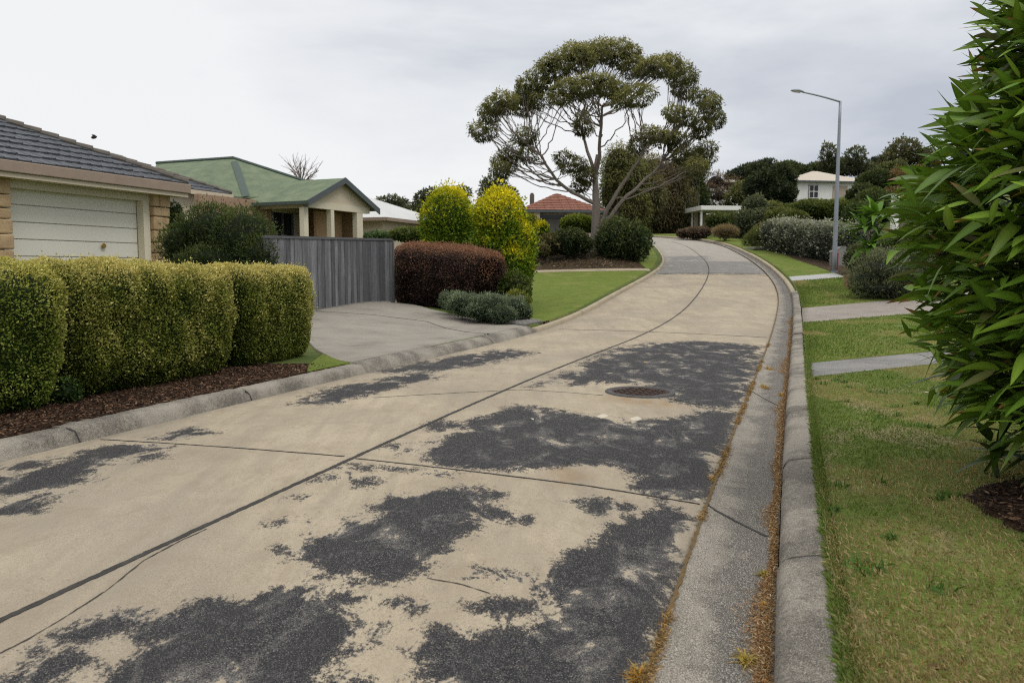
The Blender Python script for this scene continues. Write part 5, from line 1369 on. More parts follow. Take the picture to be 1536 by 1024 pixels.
# ================================================================== MORE PLANTS
DKG = ((.016, .026, .010), (.045, .065, .022), (.110, .130, .050))
MIDG = ((.026, .042, .010), (.075, .105, .024), (.19, .21, .060))
OLV = ((.040, .038, .016), (.115, .105, .042), (.22, .19, .085))
BRN = ((.040, .028, .020), (.11, .078, .055), (.20, .15, .10))
LIM = ((.035, .060, .008), (.115, .170, .022), (.30, .33, .050))
def base_at(px, Y, dz=0): 
    x = at(px, 400, Y)[0]; return np.array([x, Y, float(G(x, Y)) + dz])
# on the mound
shrub('mound_bush', 'low rounded dark bush left of the gum trunk', 'bush', [px_blob(855, 362, 42, 24, 18), px_blob(872, 366, 41.7, 16, 14), px_blob(838, 367, 42.3, 15, 12)], 7000, .12, DKG, lump=.4, sprig=.25, seed=61)
shrub('mound_bush', 'broad dark green bush right of the gum trunk', 'bush', [px_blob(930, 358, 42.3, 32, 28), px_blob(952, 362, 41.8, 25, 25), px_blob(912, 366, 42.8, 20, 18)], 9000, .14, ((.022, .036, .014), (.062, .088, .030), (.145, .165, .058)), lump=.38, sprig=.25, seed=62)
shrub('lime_hedge', 'bright green trimmed bush in front of the red roofed house', 'bush', [px_blob(865, 334, 50, 22, 11), px_blob(880, 337, 50, 16, 11), px_blob(852, 338, 50, 12, 10)], 4200, .14, LIM, seed=63)
shrub('olive_bush', 'straggly olive bush on the left slope of the mound', 'bush', [px_blob(826, 366, 42, 18, 15), px_blob(812, 376, 41, 12, 10)], 2600, .13, OLV, seed=64, lump=.4, sprig=.2)
shrub('golden_shrub', 'small golden-topped shrub beyond the tall golden shrub', 'shrub', [px_blob(812, 344, 43, 12, 13), px_blob(807, 360, 43, 12, 16)], 2600, .12, YEL, seed=65, top=.9)
shrub('golden_shrub', 'pale yellow-green shrub peeking over the lawn shrub', 'shrub', [px_blob(796, 334, 44, 13, 12), px_blob(790, 350, 44, 14, 16)], 1500, .12, ((.05, .07, .012), (.20, .22, .03), (.45, .42, .06)), seed=66)
shrub('low_hedge', 'green mounded shrub showing over the gate and purple hedge', 'shrub', [px_blob(610, 352, 34, 24, 9), px_blob(632, 353, 33, 20, 10)], 2600, .12, MIDG, seed=67)
shrub('low_hedge', 'pale green low shrub before the ochre wall behind the gate', 'shrub', [px_blob(570, 356, 36, 22, 8)], 1500, .12, ((.03, .05, .02), (.09, .14, .06), (.18, .24, .11)), seed=68)

def tree(name, label, base, blobs, n, size, cols, rad=.2, group=None, mat=None, bark=None, trunk_to=None, **k):
    t = thing(name, base, label, 'tree', group)
    blobs_foliage('crown', blobs, n, size, cols, t, mat=mat, **k)
    mb = MB(); rng = np.random.default_rng(k.get('seed', 1))
    mid = np.array(base) + UP * (np.mean([b[0][2] for b in blobs]) - base[2]) * .45
    mb.tube([base - UP * .3, (np.array(base) * .5 + mid * .5) + rng.normal(0, .1, 3), mid], [rad, rad * .8, rad * .6], 7)
    for c, r in blobs:
        mb.tube([mid - UP * .2, mid * .45 + np.array(c) * .55 + [0, 0, -.1], np.array(c) + UP * r[2] * .2], [rad * .42, rad * .28, rad * .1], 5)
    mb.build('trunk', bark or BARK_DARK, t, smooth=True)
    return t
GB = 'dense trees beyond the gum tree'
tree('weeping_tree', 'green bushy tree directly behind the gum trunk', base_at(925, 80), [px_blob(928, 250, 81, 26, 32), px_blob(945, 275, 81, 26, 40), px_blob(920, 290, 82, 22, 36), px_blob(948, 315, 81, 26, 36)], 15000, .30, ((.050, .044, .014), (.125, .135, .040), (.23, .22, .08)), .2, GB, seed=71, droop=.7, lump=.35, aspect=.25, upw=-.3, sprig=.2)
tree('weeping_tree', 'tall brownish weeping tree right of the gum trunk', base_at(1000, 87), [px_blob(985, 268, 88, 30, 36), px_blob(1005, 285, 88, 24, 44), px_blob(972, 295, 87, 24, 40), px_blob(990, 322, 87, 34, 28)], 18000, .32, ((.055, .048, .024), (.155, .128, .060), (.27, .22, .11)), .22, GB, seed=72, droop=.9, lump=.3, aspect=.2, upw=-.5, sprig=.15)
tree('dark_tree', 'dark narrow tree between weeping tree and carport', base_at(1042, 92), [px_blob(1036, 280, 92, 17, 32), px_blob(1042, 305, 92, 19, 26), px_blob(1030, 322, 91, 18, 20)], 7000, .32, DKG, .2, GB, seed=73, lump=.4, sprig=.2)
tree('eucalypt', 'wispy grey-green tree top right of the gum crown', base_at(1046, 84), [px_blob(1042, 236, 85, 14, 12), px_blob(1050, 250, 85, 14, 14), px_blob(1036, 252, 85, 12, 12)], 4000, .26, ((.03, .036, .016), (.09, .098, .042), (.17, .17, .08)), .09, GB, seed=74, lump=.5, core=.3, depth=.8, aspect=.25, sprig=.3)
tree('brown_tree', 'bare-looking brown tree mass behind the carport', base_at(1082, 100), [px_blob(1072, 275, 100, 22, 15), px_blob(1095, 280, 100, 18, 14), px_blob(1060, 290, 98, 16, 18), px_blob(1080, 295, 98, 22, 14)], 5500, .34, BRN, .25, GB, seed=75, core=.5, lump=.45, depth=.7, aspect=.22, sprig=.3)
tree('weeping_tree', 'dull olive tree filling between the two weeping trees', base_at(962, 84), [px_blob(958, 262, 84, 26, 34), px_blob(968, 295, 84, 30, 36), px_blob(950, 318, 83, 30, 26), px_blob(1015, 262, 88, 20, 20), px_blob(1020, 310, 88, 26, 34)], 15000, .32, ((.048, .048, .022), (.135, .125, .052), (.24, .215, .095)), .24, GB, seed=171, droop=.8, lump=.42, aspect=.22, upw=-.4, sprig=.3)
HB = 'trees along the right skyline'
tree('dark_tree', 'big dark round tree left of the white hill house', base_at(1165, 84), [px_blob(1148, 280, 84, 28, 26), px_blob(1170, 266, 84, 22, 18), px_blob(1166, 290, 83, 26, 24), px_blob(1140, 262, 85, 20, 16), px_blob(1178, 286, 85, 12, 18)], 12000, .34, ((.014, .022, .012), (.036, .050, .024), (.085, .10, .048)), .3, HB, seed=76, lump=.35)
tree('dark_tree', 'distant dark tree behind the big round tree', base_at(1125, 125), [px_blob(1130, 258, 125, 24, 12), px_blob(1108, 265, 125, 20, 10), px_blob(1150, 252, 128, 16, 12)], 4000, .4, ((.018, .026, .018), (.042, .056, .036), (.085, .10, .062)), .3, HB, seed=77)
tree('green_tree', 'olive green tree behind the white house gable', base_at(1200, 120), [px_blob(1198, 258, 120, 20, 10), px_blob(1180, 253, 120, 18, 10), px_blob(1222, 256, 122, 18, 9)], 3600, .4, ((.022, .032, .014), (.060, .078, .032), (.12, .14, .06)), .3, HB, seed=78)
tree('eucalypt', 'airy gum left of the lamp pole on the skyline', base_at(1246, 118), [px_blob(1243, 232, 118, 11, 15), px_blob(1250, 246, 118, 13, 10), px_blob(1238, 250, 118, 10, 8)], 3000, .34, ((.03, .038, .02), (.085, .095, .048), (.16, .165, .09)), .18, HB, seed=79, core=.35, lump=.5, depth=.8, sprig=.3)
tree('eucalypt', 'airy gum right of the lamp pole on the skyline', base_at(1284, 118), [px_blob(1283, 233, 118, 13, 12), px_blob(1276, 246, 118, 12, 9), px_blob(1292, 244, 118, 10, 9)], 3000, .34, ((.03, .038, .02), (.085, .095, .048), (.16, .165, .09)), .18, HB, seed=80, core=.35, lump=.5, depth=.8, sprig=.3)
tree('conifer', 'small bluish conifer right of the airy gums', base_at(1313, 130), [px_blob(1313, 246, 130, 9, 9), px_blob(1313, 254, 130, 13, 8)], 1600, .4, ((.016, .024, .022), (.04, .055, .05), (.075, .095, .085)), .2, HB, seed=81)
tree('eucalypt', 'large rounded gum on the right skyline', base_at(1360, 100), [px_blob(1358, 228, 100, 22, 18), px_blob(1342, 242, 100, 20, 16), px_blob(1382, 240, 100, 18, 16), px_blob(1395, 250, 98, 14, 12)], 9000, .32, ((.030, .034, .016), (.085, .088, .038), (.165, .155, .075)), .25, HB, seed=82, lump=.4, core=.5, depth=.6, sprig=.25)
tree('brown_tree', 'russet-tinged tree below the large rounded gum', base_at(1358, 70), [px_blob(1350, 275, 70, 26, 18), px_blob(1378, 285, 70, 24, 22), px_blob(1345, 300, 68, 22, 18), px_blob(1372, 262, 72, 18, 12)], 8000, .26, ((.050, .035, .018), (.13, .10, .045), (.25, .17, .085)), .2, HB, seed=83, lump=.4, core=.5, depth=.6, sprig=.25)
tree('olive_tree', 'loose olive tree between the carport and the big round tree', base_at(1118, 92), [px_blob(1116, 290, 92, 18, 16), px_blob(1126, 306, 92, 20, 14), px_blob(1104, 300, 92, 14, 14)], 5000, .32, ((.036, .044, .018), (.105, .118, .044), (.21, .21, .085)), .2, HB, seed=181, lump=.45, core=.5, depth=.6, sprig=.3)
tree('olive_tree', 'pale olive tree on the skyline behind the lamp pole', base_at(1262, 128), [px_blob(1262, 252, 128, 26, 10), px_blob(1300, 256, 128, 18, 9), px_blob(1228, 254, 128, 18, 8)], 5000, .42, ((.03, .038, .02), (.085, .098, .045), (.17, .175, .085)), .25, HB, seed=182, lump=.4, sprig=.3)
tree('olive_tree', 'mid green tree below the small bluish conifer', base_at(1332, 96), [px_blob(1328, 262, 96, 20, 14), px_blob(1345, 258, 96, 18, 14), px_blob(1315, 270, 95, 14, 10)], 5000, .32, ((.026, .036, .014), (.078, .095, .034), (.165, .175, .07)), .2, HB, seed=183, lump=.4, sprig=.25)
RB = 'bushes on the bank behind the silver hedge'
shrub('bank_bush', 'dark domed bush right of the lamp pole below the white house', 'bush', [px_blob(1312, 277, 70, 28, 20), px_blob(1296, 298, 68, 24, 20)], 8000, .22, DKG, seed=84, group=RB)
shrub('bank_bush', 'rounded dark green bush beside the white fence post', 'bush', [px_blob(1312, 312, 58, 34, 24), px_blob(1290, 330, 56, 26, 24)], 8500, .19, ((.018, .030, .010), (.050, .074, .024), (.110, .14, .045)), seed=85, group=RB)
shrub('bank_bush', 'olive green bush on the bank below the white house', 'bush', [px_blob(1215, 313, 66, 30, 12), px_blob(1240, 316, 66, 28, 16), px_blob(1190, 322, 66, 20, 14), px_blob(1262, 318, 64, 18, 18)], 9500, .2, MIDG, seed=86, group=RB)
shrub('bank_bush', 'long olive bush above the left end of the silver hedge', 'bush', [px_blob(1170, 326, 62, 20, 12), px_blob(1188, 330, 60, 22, 14), px_blob(1155, 334, 62, 10, 10)], 5000, .2, ((.030, .042, .012), (.085, .105, .028), (.18, .19, .06)), seed=87, group=RB)
shrub('bank_bush', 'tall grey-green bush beside the carport', 'bush', [px_blob(1132, 315, 66, 17, 20), px_blob(1142, 335, 64, 16, 20), px_blob(1120, 335, 65, 16, 18)], 5600, .2, ((.030, .040, .022), (.080, .098, .050), (.165, .18, .10)), seed=88, group=RB, lump=.4, sprig=.25)
shrub('bank_bush', 'light olive bush between the grey-green bush and the long olive bush', 'bush', [px_blob(1158, 318, 74, 16, 14), px_blob(1150, 330, 73, 14, 12)], 3000, .22, ((.036, .046, .016), (.115, .130, .042), (.23, .235, .085)), seed=187, group=RB, sprig=.25, lump=.35)
shrub('bank_bush', 'brownish bush behind the left end of the silver hedge', 'bush', [px_blob(1160, 345, 57, 16, 12), px_blob(1145, 348, 58, 12, 12)], 3000, .2, ((.036, .034, .016), (.11, .10, .045), (.21, .18, .09)), seed=188, group=RB, sprig=.25, lump=.35)
shrub('bank_bush', 'dark low bush in front of the carport', 'bush', [px_blob(1080, 332, 68, 20, 12), px_blob(1098, 334, 67, 18, 13), px_blob(1108, 342, 66, 16, 12)], 4500, .2, ((.022, .034, .010), (.058, .080, .022), (.13, .15, .045)), seed=89, group=RB)
shrub('dry_grass_clump', 'tan dry grass clump on the bank by the far verge', 'grass clump', [px_blob(1088, 348, 62, 18, 8)], 1500, .28, ((.08, .06, .03), (.22, .165, .085), (.34, .26, .14)), seed=90, aspect=.1, upw=1.2)
shrub('dry_grass_clump', 'brown low scrub beside the top of the road', 'scrub', [px_blob(1045, 349, 66, 22, 7), px_blob(1025, 350, 66, 10, 5)], 1800, .2, BRN, seed=91)
shrub('reed_clump', 'straggly green reeds at the left end of the silver hedge', 'reeds', [px_blob(1138, 356, 56, 14, 13), px_blob(1125, 362, 57, 8, 8)], 1800, .3, ((.035, .045, .015), (.10, .12, .035), (.20, .21, .07)), seed=92, aspect=.1, upw=1.6, core=.4)
shrub('bank_bush', 'dark undergrowth beneath the brownish weeping tree at the top of the road', 'bush', [px_blob(985, 343, 97, 22, 12), px_blob(1010, 342, 97, 20, 12), px_blob(962, 342, 96, 18, 14)], 4200, .3, DKG, seed=111, group=RB)
shrub('bank_bush', 'dark undergrowth between the weeping tree and the carport', 'bush', [px_blob(1035, 340, 98, 18, 12), px_blob(1054, 338, 98, 14, 12)], 3000, .3, DKG, seed=112, group=RB)
shrub('bank_bush', 'low dark shrubs behind the broad mound bush', 'bush', [px_blob(940, 335, 84, 24, 16), px_blob(915, 338, 84, 18, 14)], 3200, .3, DKG, seed=113, group=RB)
SIL = ((.050, .062, .045), (.17, .185, .14), (.40, .41, .33))
pA = base_at(1160, 53); pB = base_at(1300, 41)
path = [pA + (pB - pA) * k for k in np.linspace(0, 1, 6)]
for q in path: q[2] = float(G(q[0], q[1]))
t = thing('silver_hedge', path[2], 'silvery grey-leaved clipped hedge behind the street lamp', 'hedge')
hedge_mesh('foliage', path, 1.15, 2.0, 30000, .13, SIL, t, 93, lump=.14, power=2.6, fringe=.25)
stem_mesh('stem', path[2] - UP * .1, [p + UP * 1.0 for p in path[::2]], .06, t)
shrub('grey_bush', 'feathery grey-green bush on the lawn beside the timber post', 'bush', [px_blob(1318, 412, 27, 40, 30), px_blob(1345, 418, 26.7, 32, 28), px_blob(1296, 424, 26.9, 22, 22), px_blob(1330, 395, 27.3, 30, 22), px_blob(1322, 432, 26.6, 44, 14), px_blob(1366, 405, 27.5, 26, 34)], 16000, .11, ((.032, .042, .024), (.10, .118, .062), (.21, .23, .13)), seed=94, lump=.35, sprig=.3, aspect=.18, upw=.6, depth=.4, core=.7)
shrub('dark_bush', 'dark bush filling behind the grey bush and lamp', 'bush', [px_blob(1290, 388, 36, 20, 20), px_blob(1335, 390, 34, 40, 26), px_blob(1380, 385, 31, 40, 40), px_blob(1352, 372, 31.5, 20, 26)], 8500, .15, ((.030, .036, .018), (.075, .085, .040), (.14, .15, .075)), seed=95, sprig=.25, lump=.4)
# far left skyline
tree('eucalypt', 'small dark gum above the pale metal roof', base_at(585, 75), [px_blob(583, 303, 75, 18, 9), px_blob(600, 310, 75, 16, 10), px_blob(572, 308, 75, 10, 7), px_blob(615, 320, 74, 18, 10)], 4500, .24, ((.028, .034, .020), (.075, .085, .046), (.14, .15, .08)), .14, 'trees on the left skyline', seed=96, lump=.5, core=.5, depth=.7, sprig=.3)
tree('eucalypt', 'taller gum peeping left of the near golden shrub', base_at(640, 72), [px_blob(636, 298, 72, 13, 11), px_blob(648, 292, 72, 12, 9), px_blob(628, 306, 72, 9, 9), px_blob(690, 288, 72, 16, 7), px_blob(640, 322, 71, 16, 14)], 4500, .24, ((.028, .034, .020), (.075, .085, .046), (.14, .15, .08)), .14, 'trees on the left skyline', seed=97, lump=.5, core=.5, depth=.7, sprig=.3)
tree('eucalypt', 'grey-green gum top between golden shrub and gum tree', base_at(745, 66), [px_blob(742, 278, 66, 18, 14), px_blob(735, 290, 66, 16, 14), px_blob(758, 292, 66, 16, 12), px_blob(745, 312, 65, 20, 18)], 5500, .22, ((.026, .034, .020), (.070, .082, .046), (.14, .15, .085)), .14, 'trees on the left skyline', seed=98, lump=.45, core=.5, depth=.7, sprig=.3)
# leafless tree behind the green roof
def bare_tree():
    b = base_at(455, 58); t = thing('bare_tree', b, 'leafless twiggy tree behind the green roof', 'tree')
    rng = np.random.default_rng(14); mb = MB(); tw = MB()
    j = at(452, 278, 58); mb.tube([b - UP * .2, (b + j) / 2 + [.1, 0, 0], j], [.16, .13, .10], 6)
    tips = [(432, 243), (440, 241), (450, 240), (459, 244), (468, 250), (478, 256), (436, 254), (472, 262), (446, 250)]
    for x, y in tips:
        e = at(x, y, 58 + rng.normal(0, 1.2)); m = (j + e) / 2 + [0, 0, .15]; mb.tube([j, m, e], [.06, .04, .018], 5)
        for k in range(9):
            s0 = j + (e - j) * (.35 + .6 * rng.random()); e2 = s0 + (e - j) * .28 + rng.normal(0, .28, 3); tw.tube([s0, (s0 + e2) / 2 + [0, 0, .05], e2], [.020, .015, .008], 4, cap=False)
    mb.build('trunk', mat_plain('bare_bark', (.26, .22, .20), (.17, .145, .13), .9), t); tw.build('twigs', mat_plain('twig', (.27, .21, .19), (.19, .15, .14), .9), t)
bare_tree()
# palm-like plant beside the fence
def strap_leaf(P, D, L, W, bend, n=8, fold=.25, side=None, tipk=1.3):
    """one long leaf: (V, F) curving with gravity"""
    D = np.array(D) / np.linalg.norm(D); k = np.linspace(0, 1, n)
    c = np.array(P) + D * (k * L)[:, None]; c[:, 2] -= bend * L * k ** 2
    S = np.cross(D, UP) if side is None else side; S = S / (np.linalg.norm(S) + 1e-9)
    T = np.gradient(c, axis=0); T /= np.linalg.norm(T, axis=1)[:, None]; Nn = np.cross(S, T); Nn = Nn * np.sign(Nn[:, 2:3] + 1e-6)
    w = W * np.sin(np.pi * np.clip(k, 0, 1) ** .62) ** .85 * .5; w[0] = W * .10; w[-1] = 0.0005
    V = np.stack([c - S * w[:, None] + Nn * (w * fold)[:, None], c, c + S * w[:, None] + Nn * (w * fold)[:, None]], 1).reshape(-1, 3)
    i = np.arange(n - 1)[:, None] * 3
    F_ = np.concatenate([i + [0, 1, 4, 3], i + [1, 2, 5, 4]])
    return V, F_
def palm():
    b = base_at(1312, 29.6); t = thing('palm_plant', b, 'spiky green palm-like plant above the feathery grey bush', 'palm plant')
    rng = np.random.default_rng(21); parts = []
    heads = [at(1306, 372, 29.6), at(1300, 345, 29.6), at(1314, 325, 29.8)]
    mb = MB()
    for h in heads: mb.tube([b - UP * .1, (b + h) / 2 + rng.normal(0, .08, 3), h], [.07, .06, .05], 7)
    for h in heads:
        for i in range(30):
            a = rng.random() * 2 * math.pi; el = rng.uniform(.1, 1.2); D = [math.cos(a) * math.cos(el), math.sin(a) * math.cos(el), math.sin(el)]
            V, F_ = strap_leaf(h, D, rng.uniform(.85, 1.45), rng.uniform(.17, .28), rng.uniform(.15, .7), 8)
            c = np.array([.10, .20, .025]) * rng.uniform(.5, 1.4); parts.append((V, F_, np.tile(c, (len(V), 1))))
    join_mesh('leaves', parts, LEAF_GLOSSY, t); mb.build('stem', BARK, t)
palm()

# ---- the big leafy plant in the right foreground
def leafy_plant():
    ax = np.array([4.05, 4.95]); gz = float(G(ax[0], ax[1]))
    t = thing('leafy_plant', [ax[0], ax[1], gz], 'big glossy green plant with long pointed leaves at the right edge', 'shrub')
    rng = np.random.default_rng(33)
    # outline traced as the reach of the leaf tips towards the street, by height
    env = [(760, 1500), (712, 1474), (660, 1452), (600, 1424), (560, 1410), (500, 1392), (450, 1380), (400, 1372), (340, 1352), (300, 1345), (270, 1342), (240, 1376), (200, 1400), (165, 1416), (130, 1440), (105, 1458), (85, 1484), (60, 1478), (35, 1482), (10, 1494), (-60, 1516), (-140, 1556)]
    Yp = 4.75; pz = [at(x, y, Yp) for y, x in env]
    zz = np.array([p[2] for p in pz]); rr = np.array([ax[0] - p[0] for p in pz]); o = np.argsort(zz); zz, rr = zz[o], rr[o]
    reach = lambda z: np.interp(z, zz, rr)
    parts = []; ztop = zz[-1]
    canes = MB(); inner = []
    cn = []
    for i in range(34):
        a = rng.uniform(0, 2 * math.pi); r = rng.uniform(.1, .55); p = np.array([ax[0] + r * math.cos(a), ax[1] + r * math.sin(a), gz - .05])
        h = rng.uniform(1.2, ztop - gz); rt = max(reach(gz + h) - .45, .12) * rng.uniform(.4, 1); q = np.array([ax[0] + rt * math.cos(a + .2), ax[1] + rt * math.sin(a + .2), gz + h])
        pts = np.array([p, p * .5 + q * .5 + [0, 0, .25], q]); cn.append(pts); canes.tube(pts, [.016, .012, .007], 6)
    canes.build('canes', mat_plain('cane', (.14, .16, .05), (.08, .09, .03), .6, 5, 40, .1), t)
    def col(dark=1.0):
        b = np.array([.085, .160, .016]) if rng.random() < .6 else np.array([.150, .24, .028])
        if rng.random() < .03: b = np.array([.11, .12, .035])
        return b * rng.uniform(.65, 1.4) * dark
    n = 0
    while n < 5600:
        z = rng.uniform(gz + .42, ztop - .05); a = rng.uniform(0, 2 * math.pi)
        # more on the side that faces the street and camera
        face = math.cos(a - math.radians(205))
        if rng.random() > .42 + .58 * (face > -.2): continue
        R = reach(z) * rng.uniform(.84, .97); hfrac = (z - gz) / (ztop - gz)
        L = rng.uniform(.17, .36) * (1.0 if z > gz + .6 else .85)
        layer = rng.random() ** 1.6 * .55
        el = rng.normal(.12 + .55 * max(hfrac - .45, 0) * 2 * rng.random() - .35 * max(.35 - hfrac, 0), .36)
        az = a + rng.normal(0, .55)
        D = np.array([math.cos(az) * math.cos(el), math.sin(az) * math.cos(el), math.sin(el)])
        rb = max(R - layer - L * .92 * max(math.cos(el), .3) * max(math.cos(az - a), .3), .05)
        P = [ax[0] + rb * math.cos(a), ax[1] + rb * math.sin(a) * .95, z - math.sin(el) * L * .5]
        if P[2] < gz + .34: continue
        sd = np.cross(D, UP) + rng.normal(0, .75, 3); sd = sd - D * (sd @ D)
        V, F_ = strap_leaf(P, D, L, rng.uniform(.042, .066) * (L / .30), rng.uniform(.0, .38) * (1.2 if hfrac < .6 else .6), 8, .22, sd)
        c = np.tile(col(1.0 - .55 * layer / .55), (len(V), 1))  # leaf colour darkened with depth, painted shade
        if rng.random() < .10: c[-6:] = np.array([.20, .10, .035])          # browned tip
        c[1::3] *= 1.35                                                        # paler midrib
        parts.append((V, F_, c)); n += 1
    # inner leaves close the middle, coloured darker to paint the shade there
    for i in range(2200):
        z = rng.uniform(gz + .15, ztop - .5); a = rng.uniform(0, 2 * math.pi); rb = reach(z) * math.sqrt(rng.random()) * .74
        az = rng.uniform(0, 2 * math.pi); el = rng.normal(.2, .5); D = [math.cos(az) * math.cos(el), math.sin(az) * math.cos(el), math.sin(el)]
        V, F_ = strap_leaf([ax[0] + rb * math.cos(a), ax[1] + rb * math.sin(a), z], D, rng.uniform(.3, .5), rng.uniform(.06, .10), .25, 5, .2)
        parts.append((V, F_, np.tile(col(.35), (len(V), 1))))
    V, T = ICO3; Vc = V.copy(); zc = (gz + ztop) / 2 - .25; hz_ = (ztop - gz) / 2 - .45
    Vc = np.column_stack([V[:, 0], V[:, 1], V[:, 2] * hz_ + zc]); k = np.maximum(reach(Vc[:, 2]) - .95, .12); Vc[:, 0] = ax[0] + V[:, 0] * k; Vc[:, 1] = ax[1] + V[:, 1] * k
    parts.append((Vc, T, np.tile([.004, .007, .002], (len(Vc), 1))))  # near-black core paints the shade deep inside the plant
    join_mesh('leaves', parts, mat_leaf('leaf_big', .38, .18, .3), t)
leafy_plant()
# mulch ring under it
ax = np.array([3.62, 4.32]); gz = G
V = [(ax[0], ax[1], float(G(*ax)) + .05)]; n = 48; r_ = np.random.default_rng(4)
for ring_, zz_ in ((.6, .06), (.93, .045), (1.0, .016)):
    for k in range(n):
        a = 2 * math.pi * k / n; R = .90 * ring_ * (1 + .06 * math.sin(3 * a + 1) + .03 * r_.normal()); x, y = ax[0] + R * math.cos(a), ax[1] + R * 1.05 * math.sin(a); V.append((x, y, float(G(x, y)) + zz_))
Fs = [(0, 1 + k, 1 + (k + 1) % n) for k in range(n)] + [(1 + j * n + k, 1 + (j + 1) * n + k, 1 + (j + 1) * n + (k + 1) % n, 1 + j * n + (k + 1) % n) for j in range(2) for k in range(n)]
o = mesh_np('garden_bed', np.array(V), [i for f in Fs for i in f], [len(f) for f in Fs], M_MULCH, smooth=True); tag(o, 'dark mulch ring under the big leafy plant', 'garden bed', kind='structure')

# ================================================================== GROUND COVER: blades, litter, weeds
def blades(name, XY, h, w, cols, zf, lean=.5, mat=GRASS, seed=1, label=None, cat=None, lift=0.0, curl=.3):
    rng = np.random.default_rng(seed); n = len(XY)
    z = zf(XY[:, 0], XY[:, 1]) + lift; P = np.column_stack([XY, z])
    a = rng.random(n) * 2 * math.pi; ln = np.abs(rng.normal(0, lean, n))
    D = np.column_stack([np.cos(a) * np.sin(ln), np.sin(a) * np.sin(ln), np.cos(ln)])
    S = np.column_stack([-np.sin(a + rng.normal(0, .6, n)), np.cos(a), 0 * a]); S /= np.linalg.norm(S, axis=1)[:, None]
    H = (h * (.5 + rng.random(n)))[:, None]; W = w * (.6 + .8 * rng.random(n))[:, None]
    m = P + D * H * .55; tip = P + D * H; tip[:, 2] -= curl * H[:, 0] * np.sin(ln); tip += np.column_stack([D[:, 0], D[:, 1], 0 * ln]) * H * curl
    V = np.stack([P - S * W * .5, P + S * W * .5, tip, m - S * W * .4], 1).reshape(-1, 3)
    F_ = np.arange(4 * n).reshape(-1, 4)
    o = mesh_np(name, V, F_, 4, mat, col=np.repeat(cols(P, rng), 4, 0))
    if label: tag(o, label, cat, kind='stuff')
    return o
def lawn_cols(dry_amt):
    def f(P, rng):
        d = np.clip((fbm(P * [1, .6, 1], 1.25, 4, 91) + dry_amt - .50) * 9, 0, 1)
        d = np.clip(d + rng.normal(0, .22, len(P)), 0, 1)[:, None]
        g = np.array([.112, .175, .032]) * (1 + rng.normal(0, .22, (len(P), 1))); y = np.array([.36, .28, .14]) * (1 + rng.normal(0, .2, (len(P), 1)))
        return np.clip(g * (1 - d) + y * d, .005, 1)
    return f
rng = np.random.default_rng(55)
n = 270000
yb = 2.6 + (13.2 - 2.6) * rng.random(n) ** 1.7; xr = (KB - .015) + (4.6 - KB) * rng.random(n)
XY = np.column_stack([Kx(yb) + xr / CO, yb]); XY = XY[(yb - .5 * (xr - KB) / CO / .795) < yA - .02]; XY = XY[((XY[:, 0] - 3.62) ** 2 + (XY[:, 1] - 4.32) ** 2) > .86 ** 2]
blades('lawn_blades', XY, .032, .0055, lawn_cols(.012), G, lean=.75, seed=56, label='short patchy grass blades of the right foreground lawn', cat='grass', lift=.008)
n = 26000
yb = 2.4 + (14 - 2.4) * rng.random(n) ** 1.5; XY = np.column_stack([Kx(yb) + (.245 + .05 * rng.random(n)) / CO, yb])
blades('edge_blades', XY, .058, .006, lawn_cols(-.12), lambda x, y: F(y) + .10, lean=.8, seed=57, label='grass fringe leaning over the back of the right kerb', cat='grass')
n = 90; yb = 2.8 + 9 * rng.random(n) ** 1.3; xr = .3 + 3.2 * rng.random(n); cw = np.column_stack([Kx(yb) + xr / CO, yb]); cw = np.repeat(cw, 26, 0); rw = np.repeat(rng.uniform(.03, .09, n), 26); cw = cw + rng.normal(0, .5, cw.shape) * rw[:, None]
cw = cw[(cw[:, 1] - .5 * ((cw[:, 0] - Kx(cw[:, 1])) * CO - KB) / CO / .795) < yA - .1]; cw = cw[((cw[:, 0] - 3.62) ** 2 + (cw[:, 1] - 4.32) ** 2) > .9 ** 2]
blades('lawn_weeds', cw, .055, .014, lambda P, r: np.array([.075, .155, .030]) * (1 + r.normal(0, .25, (len(P), 1))).clip(.4, 1.8), G, lean=1.0, seed=72, label='low broad-leaved weeds scattered through the right foreground lawn', cat='grass', lift=.01)
def strip_blades(y0, y1, n, seed, label, h=.05, x1=8.0, side='r'):
    yb = y0 + (y1 - y0) * rng.random(n)
    if side == 'r': x = Kx(yb) + (KB + x1 * rng.random(n) ** 1.4) / CO
    XY = np.column_stack([x, yb + (x - Kx(yb) - KB / CO) * .515])
    blades('lawn_blades', XY, h, .011, lawn_cols(-.10), G, lean=.6, seed=seed, label=label, cat='grass', lift=.02)
strip_blades(yB, yC, 30000, 58, 'grass blades of the strip between the two driveway strips')
strip_blades(yD, yE, 30000, 59, 'grass blades around the feathery grey bush', .06)
